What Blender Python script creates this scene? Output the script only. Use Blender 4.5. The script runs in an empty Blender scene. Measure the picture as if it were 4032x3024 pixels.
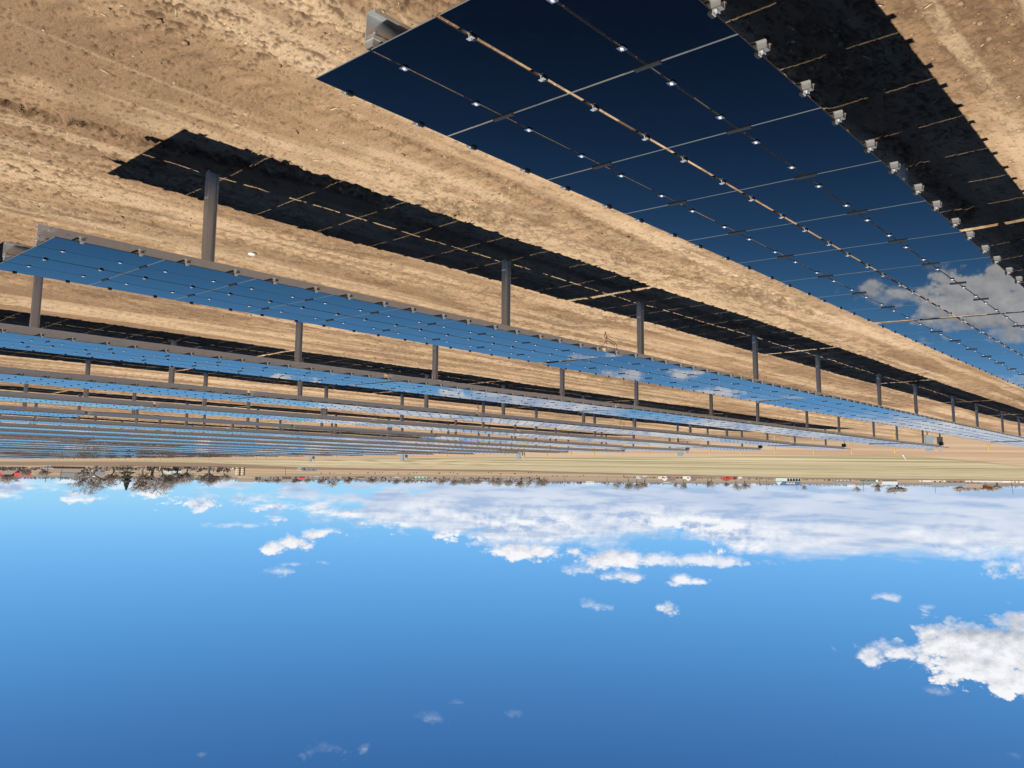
import bpy, math, random
import numpy as np
from mathutils import Vector, Matrix

# ------------------------------------------------------------------ camera, sky, sun, exposure
scene = bpy.context.scene
COL = scene.collection
rnd = random.Random(7)
EYE = 4.45
F_PX, YAW, PITCH, ROLL = 3116.5, 0.7456, 0.1244, -0.0087
cy_, sy_, cp_, sp_ = math.cos(YAW), math.sin(YAW), math.cos(PITCH), math.sin(PITCH)
_r = Vector((cy_, -sy_, 0)); _h = Vector((sy_, cy_, 0)); _u = Vector((0, 0, 1))
FWD = _h * cp_ - _u * sp_
_U = _h * sp_ + _u * cp_
_cr, _sr = math.cos(ROLL), math.sin(ROLL)
RGT = _r * _cr - _U * _sr            # right and up of the level camera
UPV = _r * _sr + _U * _cr
cam_d = bpy.data.cameras.new('camera')
cam_d.sensor_width = 36.0
cam_d.lens = 36.0 * F_PX / 4032.0
cam_d.clip_start = 0.05
cam_d.clip_end = 30000
cam = bpy.data.objects.new('camera', cam_d)
COL.objects.link(cam)
# the phone was held upside down: the whole camera is rolled by half a turn
X3, Y3, Z3 = -RGT, -UPV, -FWD
cam.matrix_world = Matrix(((X3.x, Y3.x, Z3.x, 0), (X3.y, Y3.y, Z3.y, 0), (X3.z, Y3.z, Z3.z, EYE), (0, 0, 0, 1)))
scene.camera = cam
scene.view_settings.view_transform = 'Standard'
scene.view_settings.look = 'None'
EXPOSURE = 0.55
scene.view_settings.exposure = EXPOSURE
scene.view_settings.gamma = 1.0

SUN_DIR = Vector((-0.20, -1.40, 1.77)).normalized()
SUN_EL = math.asin(SUN_DIR.z)
SUN_AZ = math.atan2(SUN_DIR.x, SUN_DIR.y)
sun_d = bpy.data.lights.new('sun', 'SUN')
sun_d.energy = 5.0
sun_d.angle = math.radians(0.5)
sun_d.color = (1.0, 0.94, 0.85)
sun = bpy.data.objects.new('sun', sun_d)
sun.rotation_euler = (-SUN_DIR).to_track_quat('-Z', 'Y').to_euler()
sun.location = SUN_DIR * 50
COL.objects.link(sun)

world = bpy.data.worlds.new('World')
scene.world = world
world.use_nodes = True
wt = world.node_tree
wt.nodes.clear()


class NT:
    """short-hand for building node trees"""
    def __init__(s, t): s.t = t
    def n(s, typ, **kw):
        nd = s.t.nodes.new(typ)
        for k, v in kw.items(): setattr(nd, k, v)
        return nd
    def put(s, sock, v):
        if hasattr(v, 'default_value') or hasattr(v, 'is_linked'): s.t.links.new(v, sock)
        else: sock.default_value = v
    def m(s, op, a, b=0.0, c=0.0, clamp=False):
        nd = s.n('ShaderNodeMath', operation=op); nd.use_clamp = clamp
        s.put(nd.inputs[0], a); s.put(nd.inputs[1], b)
        if op in ('MULTIPLY_ADD', 'WRAP', 'COMPARE', 'SMOOTH_MAX', 'SMOOTH_MIN'): s.put(nd.inputs[2], c)
        return nd.outputs[0]
    def sm(s, v, lo, hi, a=0.0, b=1.0):
        nd = s.n('ShaderNodeMapRange', interpolation_type='SMOOTHSTEP')
        s.put(nd.inputs[0], v); s.put(nd.inputs[1], lo); s.put(nd.inputs[2], hi)
        nd.inputs[3].default_value = a; nd.inputs[4].default_value = b
        return nd.outputs[0]
    def mix(s, f, a, b):
        nd = s.n('ShaderNodeMix', data_type='RGBA')
        s.put(nd.inputs[0], f); s.put(nd.inputs[6], a); s.put(nd.inputs[7], b)
        return nd.outputs[2]
    def mul(s, a, b):
        nd = s.n('ShaderNodeMix', data_type='RGBA', blend_type='MULTIPLY')
        nd.inputs[0].default_value = 1; s.put(nd.inputs[6], a); s.put(nd.inputs[7], b)
        return nd.outputs[2]
    def noise(s, vec, scale, detail=3.0, rough=0.55, dist=0.0):
        nd = s.n('ShaderNodeTexNoise')
        s.put(nd.inputs['Vector'], vec); nd.inputs['Scale'].default_value = scale
        nd.inputs['Detail'].default_value = detail; nd.inputs['Roughness'].default_value = rough
        nd.inputs['Distortion'].default_value = dist
        return nd.outputs['Fac']
    def vec(s, x, y, z):
        nd = s.n('ShaderNodeCombineXYZ')
        s.put(nd.inputs[0], x); s.put(nd.inputs[1], y); s.put(nd.inputs[2], z)
        return nd.outputs[0]


SKY_STRENGTH = 0.07
SKY_GAIN = 1.0 / (SKY_STRENGTH * 2 ** EXPOSURE)      # sky colours below are given at exposed brightness
W = NT(wt)
sky = W.n('ShaderNodeTexSky', sky_type='NISHITA')
sky.sun_disc = False
sky.sun_elevation = SUN_EL
sky.sun_rotation = SUN_AZ % (2 * math.pi)
sky.altitude = 1500
sky.air_density = 1.0
sky.dust_density = 0.4
sky.ozone_density = 2.2
tc = W.n('ShaderNodeTexCoord')
sep = W.n('ShaderNodeSeparateXYZ')
wt.links.new(tc.outputs['Generated'], sep.inputs[0])
dx, dy, dz = sep.outputs
el = W.m('ARCSINE', W.m('MINIMUM', W.m('MAXIMUM', dz, -1.0), 1.0))
az = W.m('WRAP', W.m('SUBTRACT', W.m('ARCTAN2', dx, dy), YAW), math.pi, -math.pi)
hue = W.n('ShaderNodeHueSaturation')
hue.inputs['Saturation'].default_value = 1.12
hue.inputs['Value'].default_value = 1.0
wt.links.new(sky.outputs[0], hue.inputs['Color'])
ramp = W.n('ShaderNodeValToRGB')
ramp.color_ramp.interpolation = 'B_SPLINE'
SKY = [(0.0, (.35, .70, .97)), (.03, (.26, .62, .955)), (.07, (.165, .47, .90)), (.117, (.120, .385, .79)), (.17, (.085, .305, .655)), (.23, (.060, .220, .53)),
       (.30, (.041, .153, .40)), (.36, (.031, .120, .33)), (.48, (.016, .056, .17)), (.65, (.008, .027, .08)), (1.0, (.004, .013, .036)), (1.57, (.003, .010, .026))]  # high stops, above the frame, made darker to deepen the shadows
el_ = ramp.color_ramp.elements
while len(el_) < len(SKY): el_.new(0.5)
for e_, (p_, c_) in zip(el_, SKY): e_.position = p_ / 1.6
for e_, (p_, c_) in zip(el_, SKY): e_.color = (*c_, 1)
W.put(ramp.inputs[0], W.m('DIVIDE', W.m('MAXIMUM', el, 0.0), 1.6))
gain = W.n('ShaderNodeVectorMath', operation='SCALE'); W.put(gain.inputs[0], ramp.outputs[0]); gain.inputs['Scale'].default_value = SKY_GAIN
blue = W.mix(0.94, hue.outputs[0], gain.outputs[0])
# cloud noises, on a sphere of directions (azimuth, stretched elevation)
pc = W.vec(az, W.m('MULTIPLY', el, 1.5), 0.0)
puff = W.noise(pc, 27.0, 7.0, 0.57)
lump = W.noise(pc, 12.0, 3.0, 0.5)
warp = W.n('ShaderNodeTexNoise'); warp.inputs['Scale'].default_value = 9.0; warp.inputs['Detail'].default_value = 3.0
W.put(warp.inputs['Vector'], pc)
wv = W.n('ShaderNodeVectorMath', operation='MULTIPLY_ADD')
W.put(wv.inputs[0], warp.outputs['Color']); wv.inputs[1].default_value = (0.035, 0.035, 0.0); W.put(wv.inputs[2], pc)
def billow(v, scale=30.0):
    nd = W.n('ShaderNodeTexVoronoi', feature='F1'); nd.normalize = True; W.put(nd.inputs['Vector'], v)
    nd.inputs['Scale'].default_value = scale; nd.inputs['Detail'].default_value = 3.0; nd.inputs['Roughness'].default_value = 0.6; nd.inputs['Lacunarity'].default_value = 2.3
    return W.m('SUBTRACT', 1.0, nd.outputs['Distance'])
bil = billow(wv.outputs[0])
off = W.n('ShaderNodeVectorMath', operation='ADD'); W.put(off.inputs[0], wv.outputs[0]); off.inputs[1].default_value = (-0.0035, 0.009, 0.0)
bil2 = billow(off.outputs[0])
pc2 = W.vec(W.m('ADD', az, 0.004), W.m('ADD', W.m('MULTIPLY', el, 1.5), 0.012), 0.0)
puff2 = W.noise(pc2, 27.0, 6.0, 0.55)
relief = W.m('ADD', W.m('MULTIPLY', W.m('SUBTRACT', bil, bil2), 1.9), W.m('MULTIPLY', W.m('SUBTRACT', puff, puff2), 0.5))
# single clouds: azimuth, elevation, half width, half height, softness, peak density
CLOUDS = [
    (-0.520, 0.167, 0.062, 0.036, 0.22, 1.0), (-0.585, 0.158, 0.075, 0.042, 0.22, 1.0), (-0.545, 0.187, 0.034, 0.026, 0.22, 1.0),
    (-0.497, 0.184, 0.030, 0.025, 0.22, 1.0), (-0.415, 0.181, 0.030, 0.012, 0.4, .9), (-0.445, 0.179, 0.028, 0.014, 0.35, .95), (-0.470, 0.177, 0.022, 0.022, 0.3, .95), (-0.478, 0.214, 0.020, 0.006, 0.7, .35),
    (-0.189, 0.145, 0.017, 0.009, 0.4, .85), (-0.104, 0.146, 0.018, 0.010, 0.6, .6), (-0.207, 0.113, 0.015, 0.008, 0.4, .95),
    (-0.231, 0.114, 0.014, 0.006, 0.4, .95), (-0.141, 0.109, 0.024, 0.011, 0.5, .85), (-0.084, 0.105, 0.019, 0.010, 0.5, .8),
    (-0.436, 0.121, 0.016, 0.005, 0.5, .7), (-0.475, 0.129, 0.007, 0.003, 0.7, .4), (0.274, 0.105, 0.027, 0.009, 0.5, .75),
    (0.265, 0.098, 0.022, 0.004, 0.6, .6), (0.336, 0.051, 0.036, 0.0045, 0.7, .75), (0.229, 0.096, 0.008, 0.004, 0.6, .6),
    (0.219, 0.303, 0.021, 0.013, 1.0, .42), (0.173, 0.302, 0.008, 0.006, 0.9, .3), (0.095, 0.274, 0.020, 0.008, 1.0, .38),
    (0.062, 0.258, 0.013, 0.005, 0.9, .33), (-0.006, 0.269, 0.012, 0.007, 1.0, .27), (0.354, 0.297, 0.008, 0.004, 0.9, .22),
    (-0.548, 0.266, 0.011, 0.005, 0.9, .35), (-0.021, 0.081, 0.056, 0.016, 0.4, 1.0), (-0.130, 0.088, 0.042, 0.015, 0.4, 1.0),
    (-0.210, 0.089, 0.090, 0.010, 0.5, .85), (-0.552, 0.080, 0.030, 0.014, 0.5, .9), (-0.079, 0.081, 0.018, 0.009, 0.4, 1.0),
    (0.284, 0.077, 0.016, 0.011, 0.3, 1.0), (0.263, 0.071, 0.020, 0.011, 0.3, 1.0), (0.240, 0.064, 0.020, 0.008, 0.3, 1.0), (0.222, 0.059, 0.014, 0.005, 0.4, .9),
    # out of the frame, all round the horizon
    (1.5, 0.18, 0.20, 0.05, 0.5, 1.0), (2.4, 0.30, 0.15, 0.06, 0.5, .9), (-1.4, 0.20, 0.16, 0.05, 0.5, 1.0), (-2.3, 0.25, 0.2, 0.06, 0.5, 1.0),
]
dens = 0.0
base_shade = 0.0
wob = W.m('ADD', W.m('MULTIPLY', W.m('SUBTRACT', bil, 0.675), 4.5), W.m('MULTIPLY', W.m('SUBTRACT', puff, 0.5), 1.2))
waz = W.m('ADD', az, W.m('MULTIPLY', W.m('SUBTRACT', lump, 0.5), 0.018))
for (a, e, w, h, soft, peak) in CLOUDS:
    qx = W.m('MULTIPLY', W.m('SUBTRACT', waz if w > .04 else az, a), 1.0 / w)
    qy = W.m('MULTIPLY', W.m('SUBTRACT', el, e), 1.0 / h)
    # flatter underneath than on top
    qd = W.m('MAXIMUM', qy, W.m('MULTIPLY', qy, -1.3))
    q = W.m('SUBTRACT', 1.0, W.m('SQRT', W.m('ADD', W.m('MULTIPLY', qx, qx), W.m('MULTIPLY', qd, qd))))
    # crisp sunlit heads, soft bellies
    soft = soft if w > .04 else soft * 1.5
    edge_s = W.sm(qy, -0.7, 0.5, soft * 2.6, soft * 0.9)
    wb_ = W.m('MULTIPLY', wob, 0.72) if w > .04 else W.m('SUBTRACT', wob, 0.12)
    d = W.m('MULTIPLY', W.m('DIVIDE', W.m('ADD', q, wb_), edge_s, clamp=True), peak)
    if a < -0.44 and .15 < e < .2:      # the one great heap: a single belly for all its lobes
        sh = W.sm(W.m('ADD', el, W.m('MULTIPLY', W.m('SUBTRACT', puff, 0.5), 0.05)), 0.186, 0.136)
    else:
        sh = W.sm(qy, 0.5, -1.1, 0.0, 0.7)
    base_shade = W.m('MAXIMUM', base_shade, W.m('MULTIPLY', d, sh))
    dens = W.m('MAXIMUM', dens, d)
# the bank of cloud along the horizon
edge = W.n('ShaderNodeFloatCurve')
BANK = [(-0.60, .079), (-0.50, .077), (-0.43, .080), (-0.36, .083), (-0.28, .080), (-0.225, .064), (-0.169, .066), (-0.113, .078), (-0.027, .080),
        (0.059, .075), (0.133, .058), (0.228, .049), (0.304, .036), (0.336, .030), (0.411, .022), (0.49, .020), (0.60, .019)]
cm = edge.mapping
cu = cm.curves[0]
pts = [((a + 0.65) / 1.3, v * 10) for a, v in BANK]
cu.points[0].location = (0.0, pts[0][1]); cu.points[1].location = (1.0, pts[-1][1])
for p in pts: cu.points.new(*p)
cm.update()
W.put(edge.inputs['Value'], W.m('DIVIDE', W.m('ADD', az, 0.65), 1.3, clamp=True))
edge_h = W.m('MULTIPLY', edge.outputs[0], 0.1)
pb = W.vec(az, W.m('MULTIPLY', el, 3.6), 0.37)
bank_n = W.noise(pb, 16.0, 5.0, 0.58)
bank_f = W.noise(pb, 9.0, 2.0, 0.5)
heapy = W.m('MULTIPLY', W.sm(az, -0.36, -0.20, 0.25, 1.0), W.sm(bank_f, 0.40, 0.58, 0.25, 1.0))
rag = W.m('ADD', W.m('MULTIPLY', W.m('MULTIPLY', W.m('SUBTRACT', bil, 0.69), 0.13), heapy), W.m('MULTIPLY', W.m('SUBTRACT', bank_n, 0.5), 0.030))
above = W.m('SUBTRACT', W.m('ADD', edge_h, rag), el)
bank_top = W.m('DIVIDE', W.m('ADD', above, 0.002), W.sm(heapy, 0.2, 0.9, 0.016, 0.007), clamp=True)
# patchy to the right of the level view, closed to the left
closed = W.sm(az, 0.26, -0.06)
patch = W.sm(W.m('ADD', W.m('ADD', bank_n, 0.02), W.m('MULTIPLY', closed, 0.34)), 0.44, 0.62)
bank = W.m('MULTIPLY', bank_top, patch)
bank = W.m('MULTIPLY', bank, W.sm(el, -0.002, 0.012, 0.75, 0.97))
dens_all = W.m('MAXIMUM', dens, bank)
# brightness: sunlit heaps and grey bellies
lit = W.m('ADD', W.m('MULTIPLY', relief, 1.3), W.m('ADD', 0.86, W.m('MULTIPLY', W.m('SUBTRACT', lump, 0.5), 0.5)))
lit = W.m('SUBTRACT', lit, W.m('MULTIPLY', base_shade, 0.75))
streak = W.noise(W.vec(az, W.m('MULTIPLY', el, 7.0), 1.7), 13.0, 5.0, 0.55)
low = W.sm(el, 0.050, 0.012)
crest = W.sm(above, 0.050, 0.004)
heaps = W.m('ADD', W.m('MULTIPLY', relief, 2.2), W.m('MULTIPLY', W.m('SUBTRACT', puff, 0.44), 1.0))
bank_lit = W.m('ADD', 0.42, W.m('MULTIPLY', crest, W.m('ADD', 0.36, W.m('MULTIPLY', heaps, heapy))))
bank_lit = W.m('ADD', bank_lit, W.m('MULTIPLY', W.m('SUBTRACT', bank_f, 0.5), 0.9))
bank_lit = W.m('SUBTRACT', bank_lit, W.m('MULTIPLY', W.sm(streak, 0.42, 0.72), 0.62))
bank_lit = W.m('ADD', bank_lit, W.m('MULTIPLY', W.m('SUBTRACT', 1.0, low), W.m('MULTIPLY', W.m('MULTIPLY', heaps, heapy), 0.9)))
lit = W.m('ADD', W.m('MULTIPLY', lit, W.sm(dens, 0.0, 0.4)), W.m('MULTIPLY', bank_lit, W.sm(dens, 0.4, 0.0)), clamp=True)
k = SKY_GAIN
belly = W.mix(W.sm(dens, 0.1, 0.6), (0.40 * k, 0.52 * k, 0.74 * k, 1), (0.45 * k, 0.48 * k, 0.55 * k, 1))
cloud_col = W.mix(lit, belly, (0.93 * k, 0.94 * k, 0.97 * k, 1))
final = W.mix(dens_all, blue, cloud_col)
bg = W.n('ShaderNodeBackground')
bg.inputs['Strength'].default_value = SKY_STRENGTH
wt.links.new(final, bg.inputs['Color'])
wo = W.n('ShaderNodeOutputWorld')
wt.links.new(bg.outputs[0], wo.inputs[0])

# ------------------------------------------------------------------ materials
def mat(name, col, rough=0.6, metal=0.0, spec=0.5, var=0.0, vscale=6.0, bump=0.0, bscale=30.0, stretch=None):
    m = bpy.data.materials.new(name)
    m.use_nodes = True
    N = NT(m.node_tree)
    b = m.node_tree.nodes['Principled BSDF']
    b.inputs['Base Color'].default_value = (*col, 1)
    b.inputs['Roughness'].default_value = rough
    if name == 'panel_glass': b.inputs['Specular Tint'].default_value = (1.0, 0.86, 0.66, 1)
    b.inputs['Metallic'].default_value = metal
    b.inputs['Specular IOR Level'].default_value = spec
    if var or bump:
        t = N.n('ShaderNodeTexCoord')
        v = t.outputs['Object']
        if stretch:
            mp = N.n('ShaderNodeMapping'); mp.inputs['Scale'].default_value = stretch
            m.node_tree.links.new(v, mp.inputs['Vector']); v = mp.outputs[0]
        f = N.noise(v, vscale, 4.0, 0.6)
        if var:
            c = N.mix(f, tuple(x * (1 - var) for x in col) + (1,), tuple(min(1, x * (1 + var)) for x in col) + (1,))
            N.put(b.inputs['Base Color'], c)
            N.put(b.inputs['Roughness'], N.m('ADD', rough - 0.08, N.m('MULTIPLY', f, 0.16)))
        if bump:
            bn = N.n('ShaderNodeBump'); bn.inputs['Strength'].default_value = bump; bn.inputs['Distance'].default_value = 0.02
            N.put(bn.inputs['Height'], N.noise(v, bscale, 4.0)); N.put(b.inputs['Normal'], bn.outputs[0])
    return m


def glass_mat():
    m = mat('panel_glass', (0.0007, 0.0012, 0.0035), 0.025)
    N = NT(m.node_tree); b = m.node_tree.nodes['Principled BSDF']
    oi = N.n('ShaderNodeObjectInfo')
    t = N.n('ShaderNodeTexCoord')
    dust = N.noise(t.outputs['Object'], 5.0, 5.0, 0.65)
    d2 = N.sm(dust, 0.5, 0.85)
    c = N.mix(N.m('MULTIPLY', d2, 0.012), (0.0007, 0.0012, 0.0035, 1), (0.16, 0.15, 0.13, 1))
    c2 = N.mix(N.m('MULTIPLY', oi.outputs['Random'], 0.5), c, (0.0011, 0.0017, 0.0045, 1))
    N.put(b.inputs['Base Color'], c2)
    N.put(b.inputs['Roughness'], N.m('ADD', 0.018, N.m('MULTIPLY', d2, 0.05)))
    return m


M = {
    'glass': glass_mat(),
    'glass_edge': mat('glass_edge', (0.12, 0.14, 0.14), 0.3),
    'galv': mat('galvanised_steel', (0.56, 0.58, 0.58), 0.42, 0.75, var=0.16, vscale=7.0),
    'galv_post': mat('post_steel', (0.50, 0.515, 0.52), 0.42, 0.65, var=0.3, vscale=4.0, stretch=(6, 6, 0.6)),
    'rail': mat('rail_steel', (0.34, 0.34, 0.33), 0.5, 0.7, var=0.15),
    'bolt': mat('zinc_bolt', (0.8, 0.8, 0.8), 0.35, 0.3),
    'bright': mat('bright_zinc', (0.50, 0.51, 0.51), 0.4, 0.5, var=0.1),
    'plate': mat('zinc_plate', (0.46, 0.49, 0.54), 0.24, 0.85),
    'rubber': mat('black_rubber', (0.018, 0.018, 0.019), 0.55),
    'cable': mat('black_cable', (0.015, 0.015, 0.016), 0.5),
    'box_dark': mat('dark_box', (0.035, 0.036, 0.04), 0.5, var=0.2),
    'box_light': mat('pale_cabinet', (0.20, 0.25, 0.28), 0.45, var=0.1),
    'fence_wood': mat('fence_wood', (0.45, 0.31, 0.11), 0.8, var=0.25, vscale=3.0, stretch=(8, 8, 1)),
    'wire': mat('fence_wire', (0.25, 0.24, 0.22), 0.5, 0.6),
    'orange': mat('orange_flag', (0.62, 0.12, 0.03), 0.7),
    'white': mat('white_paint', (0.58, 0.58, 0.56), 0.6, var=0.05),
    'offwhite': mat('pale_paint', (0.42, 0.41, 0.38), 0.7, var=0.08),
    'cream': mat('cream_paint', (0.62, 0.52, 0.33), 0.7, var=0.08),
    'tan': mat('tan_wall', (0.45, 0.36, 0.25), 0.8, var=0.1),
    'brick': mat('brown_wall', (0.20, 0.13, 0.09), 0.85, var=0.2),
    'teal': mat('pale_teal_wall', (0.40, 0.52, 0.51), 0.6, var=0.06),
    'roof_grey': mat('grey_shingle', (0.13, 0.14, 0.15), 0.85, var=0.15),
    'roof_pale': mat('pale_metal_roof', (0.40, 0.43, 0.43), 0.5, 0.2, var=0.1),
    'roof_brown': mat('brown_shingle', (0.19, 0.155, 0.12), 0.85, var=0.15),
    'roof_red': mat('red_metal_roof', (0.42, 0.045, 0.05), 0.55, var=0.1),
    'roof_navy': mat('navy_roof', (0.05, 0.07, 0.13), 0.6, var=0.1),
    'roof_green': mat('green_roof', (0.08, 0.20, 0.14), 0.6, var=0.1),
    'red': mat('barn_red', (0.42, 0.045, 0.03), 0.75, var=0.12),
    'dark_red': mat('shaded_barn_red', (0.14, 0.02, 0.025), 0.8, var=0.12),  # darker copy of the barn red, shade put into its colour
    'pane': mat('window_glass', (0.03, 0.035, 0.045), 0.08),
    'door': mat('door_paint', (0.12, 0.10, 0.09), 0.6),
    'concrete': mat('silo_concrete', (0.47, 0.40, 0.28), 0.85, var=0.15, vscale=1.5),
    'pole_wood': mat('pole_wood', (0.075, 0.055, 0.045), 0.85, var=0.2),
    'bark': mat('bark', (0.14, 0.12, 0.105), 0.9, var=0.25, vscale=2.0),
    'twig': mat('bare_twigs', (0.33, 0.295, 0.27), 0.9, var=0.2, vscale=1.0),
    'twig_rust': mat('rust_twigs', (0.34, 0.19, 0.09), 0.9, var=0.2, vscale=1.0),
    'needle': mat('spruce_needles', (0.022, 0.036, 0.022), 0.8, var=0.3, vscale=2.0),
    'woods': mat('far_woods', (0.20, 0.17, 0.165), 0.95, var=0.25, vscale=0.2),
    'cow': mat('black_hide', (0.012, 0.010, 0.009), 0.7),
    'hay': mat('wrapped_hay', (0.20, 0.22, 0.26), 0.6, var=0.3, vscale=0.8),
    'tyre': mat('tyre_rubber', (0.02, 0.02, 0.02), 0.8),
    'stone': mat('pale_stones', (0.62, 0.55, 0.45), 0.8, var=0.2),
    'straw': mat('straw_bits', (0.60, 0.48, 0.28), 0.8),
    'car': mat('car_paint', (0.7, 0.7, 0.7), 0.25),
}


def soil_mat():
    m = bpy.data.materials.new('soil')
    m.use_nodes = True
    N = NT(m.node_tree); b = m.node_tree.nodes['Principled BSDF']
    at = N.n('ShaderNodeAttribute'); at.attribute_name = 'soil_color'
    g = N.n('ShaderNodeNewGeometry')
    P = g.outputs['Position']
    f1 = N.noise(P, 2.3, 5.0, 0.65)
    f2 = N.noise(P, 24.0, 5.0, 0.65)
    f3 = N.noise(P, 90.0, 3.0, 0.6)
    fac = N.m('ADD', N.m('MULTIPLY', f1, 0.34), N.m('ADD', N.m('MULTIPLY', f2, 0.42), N.m('MULTIPLY', f3, 0.30)))
    fac = N.m('ADD', fac, 0.47)
    cc = N.n('ShaderNodeCombineColor')
    for i in range(3): N.put(cc.inputs[i], fac)
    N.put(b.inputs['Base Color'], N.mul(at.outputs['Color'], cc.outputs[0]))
    b.inputs['Roughness'].default_value = 0.95
    b.inputs['Specular IOR Level'].default_value = 0.15
    h = N.m('ADD', N.m('MULTIPLY', N.noise(P, 22.0, 7.0, 0.68), 0.050), N.m('MULTIPLY', f3, 0.010))
    bn = N.n('ShaderNodeBump'); bn.inputs['Strength'].default_value = 0.6; bn.inputs['Distance'].default_value = 1.0
    N.put(bn.inputs['Height'], h); N.put(b.inputs['Normal'], bn.outputs[0])
    return m


M['soil'] = soil_mat()

# ------------------------------------------------------------------ mesh helpers
class MB:
    def __init__(s): s.v = []; s.f = []; s.mi = []; s.cur = 0
    def add(s, vs, fs):
        n = len(s.v); s.v += [tuple(v) for v in vs]
        for f in fs: s.f.append(tuple(i + n for i in f)); s.mi.append(s.cur)
    def box(s, c, d, rz=0.0):
        x, y, z = d[0] / 2, d[1] / 2, d[2] / 2
        ca, sa = math.cos(rz), math.sin(rz)
        vs = []
        for k in (-z, z):
            for (i, j) in ((-x, -y), (x, -y), (x, y), (-x, y)):
                vs.append((c[0] + i * ca - j * sa, c[1] + i * sa + j * ca, c[2] + k))
        s.add(vs, [(3, 2, 1, 0), (4, 5, 6, 7), (0, 1, 5, 4), (1, 2, 6, 5), (2, 3, 7, 6), (3, 0, 4, 7)])
    def tube(s, a, b, r0, r1, n=6, cap=True):
        a = Vector(a); b = Vector(b); d = (b - a)
        if d.length < 1e-6: return
        d.normalize()
        u = d.orthogonal().normalized(); w = d.cross(u)
        vs = []
        for p, r in ((a, r0), (b, r1)):
            for i in range(n):
                t = 2 * math.pi * i / n
                vs.append(p + u * (r * math.cos(t)) + w * (r * math.sin(t)))
        fs = [(i, (i + 1) % n, n + (i + 1) % n, n + i) for i in range(n)]
        if cap: fs += [tuple(range(n - 1, -1, -1)), tuple(range(n, 2 * n))]
        s.add(vs, fs)
    def path(s, ps, r, n=6):
        for a, b in zip(ps, ps[1:]): s.tube(a, b, r, r, n)
    def prism(s, poly, y0, y1):
        """polygon in x,z extruded along y"""
        n = len(poly)
        vs = [(p[0], y0, p[1]) for p in poly] + [(p[0], y1, p[1]) for p in poly]
        fs = [(i, (i + 1) % n, n + (i + 1) % n, n + i) for i in range(n)] + [tuple(range(n - 1, -1, -1)), tuple(range(n, 2 * n))]
        s.add(vs, fs)
    def lathe(s, prof, n=20, c=(0, 0)):
        vs = []
        for r, z in prof:
            for i in range(n):
                t = 2 * math.pi * i / n
                vs.append((c[0] + r * math.cos(t), c[1] + r * math.sin(t), z))
        fs = []
        for j in range(len(prof) - 1):
            for i in range(n):
                fs.append((j * n + i, j * n + (i + 1) % n, (j + 1) * n + (i + 1) % n, (j + 1) * n + i))
        fs.append(tuple((len(prof) - 1) * n + i for i in range(n)))
        s.add(vs, fs)
    def mesh(s, name, mats, smooth=False):
        me = bpy.data.meshes.new(name)
        me.from_pydata(s.v, [], s.f)
        for m in (mats if isinstance(mats, (list, tuple)) else [mats]): me.materials.append(M[m] if isinstance(m, str) else m)
        if any(s.mi): me.polygons.foreach_set('material_index', s.mi)
        if smooth: me.polygons.foreach_set('use_smooth', [True] * len(me.polygons))
        me.update()
        return me


def link(name, me, parent=None, mtx=None):
    o = bpy.data.objects.new(name, me)
    COL.objects.link(o)
    if parent is not None: o.parent = parent
    if mtx is not None: o.matrix_local = mtx
    return o


def tag(o, label=None, cat=None, group=None, kind=None):
    if label: o['label'] = label
    if cat: o['category'] = cat
    if group: o['group'] = group
    if kind: o['kind'] = kind
    return o


def thing(name, loc, rz, label, cat, group=None):
    o = bpy.data.objects.new(name, None)
    o.empty_display_size = 0.3
    o.location = loc; o.rotation_euler = (0, 0, rz)
    COL.objects.link(o)
    return tag(o, label, cat, group)


T = Matrix.Translation
# ------------------------------------------------------------------ terrain
def sstep(t): t = np.clip(t, 0, 1); return t * t * (3 - 2 * t)


def terrain(x, y):
    x = np.asarray(x, float); y = np.asarray(y, float)
    r = np.hypot(x, y)
    near = 0.09 - 0.0033 * np.clip(y, -50, 95) - 0.0085 * np.clip(x, -30, 170) - 0.3 * sstep((y - 60) / 25.0)
    far = np.interp(r, [0, 160, 900, 2500, 9500], [-1.0, -1.2, -5.0, -6.0, -8.5]) - 0.006 * np.clip(x - 60, 0, 260) * np.interp(r, [0, 900, 2500], [1, .8, 0])
    w = sstep((r - 95) / 160.0)
    return near * (1 - w) + far * w


def ground_z(x, y): return float(terrain(x, y))


def pix_dir(u, v):
    """ray through photograph pixel (4032 x 3024, as stored: upside down)"""
    return RGT * (2016 - u) + UPV * (v - 1512.0) + FWD * F_PX


def spot(u, v):
    """where that ray meets the ground"""
    d = pix_dir(u, v).normalized()
    t = np.geomspace(4, 9000, 6000)
    z = EYE + d.z * t
    hit = np.nonzero(z < terrain(d.x * t, d.y * t))[0]
    tt = t[hit[0]] if len(hit) else 6000.0
    x, y = d.x * tt, d.y * tt
    return Vector((x, y, ground_z(x, y)))


def depth(p): return (Vector(p) - Vector((0, 0, EYE))).dot(FWD)
def px2m(p, px): return px * depth(p) / F_PX
def in_frame(p, mx=60):
    d = Vector(p) - Vector((0, 0, EYE)); c = d.dot(FWD)
    if c < 0.3: return False
    return abs(d.dot(RGT) / c * F_PX) < 2016 + mx and abs(d.dot(UPV) / c * F_PX) < 1512 + mx


# numpy value noise
def _hash(ix, iy, seed):
    h = (ix.astype(np.int64) * 374761393 + iy.astype(np.int64) * 668265263 + seed * 974634777) & 0xFFFFFFFF
    h = ((h ^ (h >> 13)) * 1274126177) & 0xFFFFFFFF
    h = h ^ (h >> 16)
    return (h & 0xFFFF) / 65535.0


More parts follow.
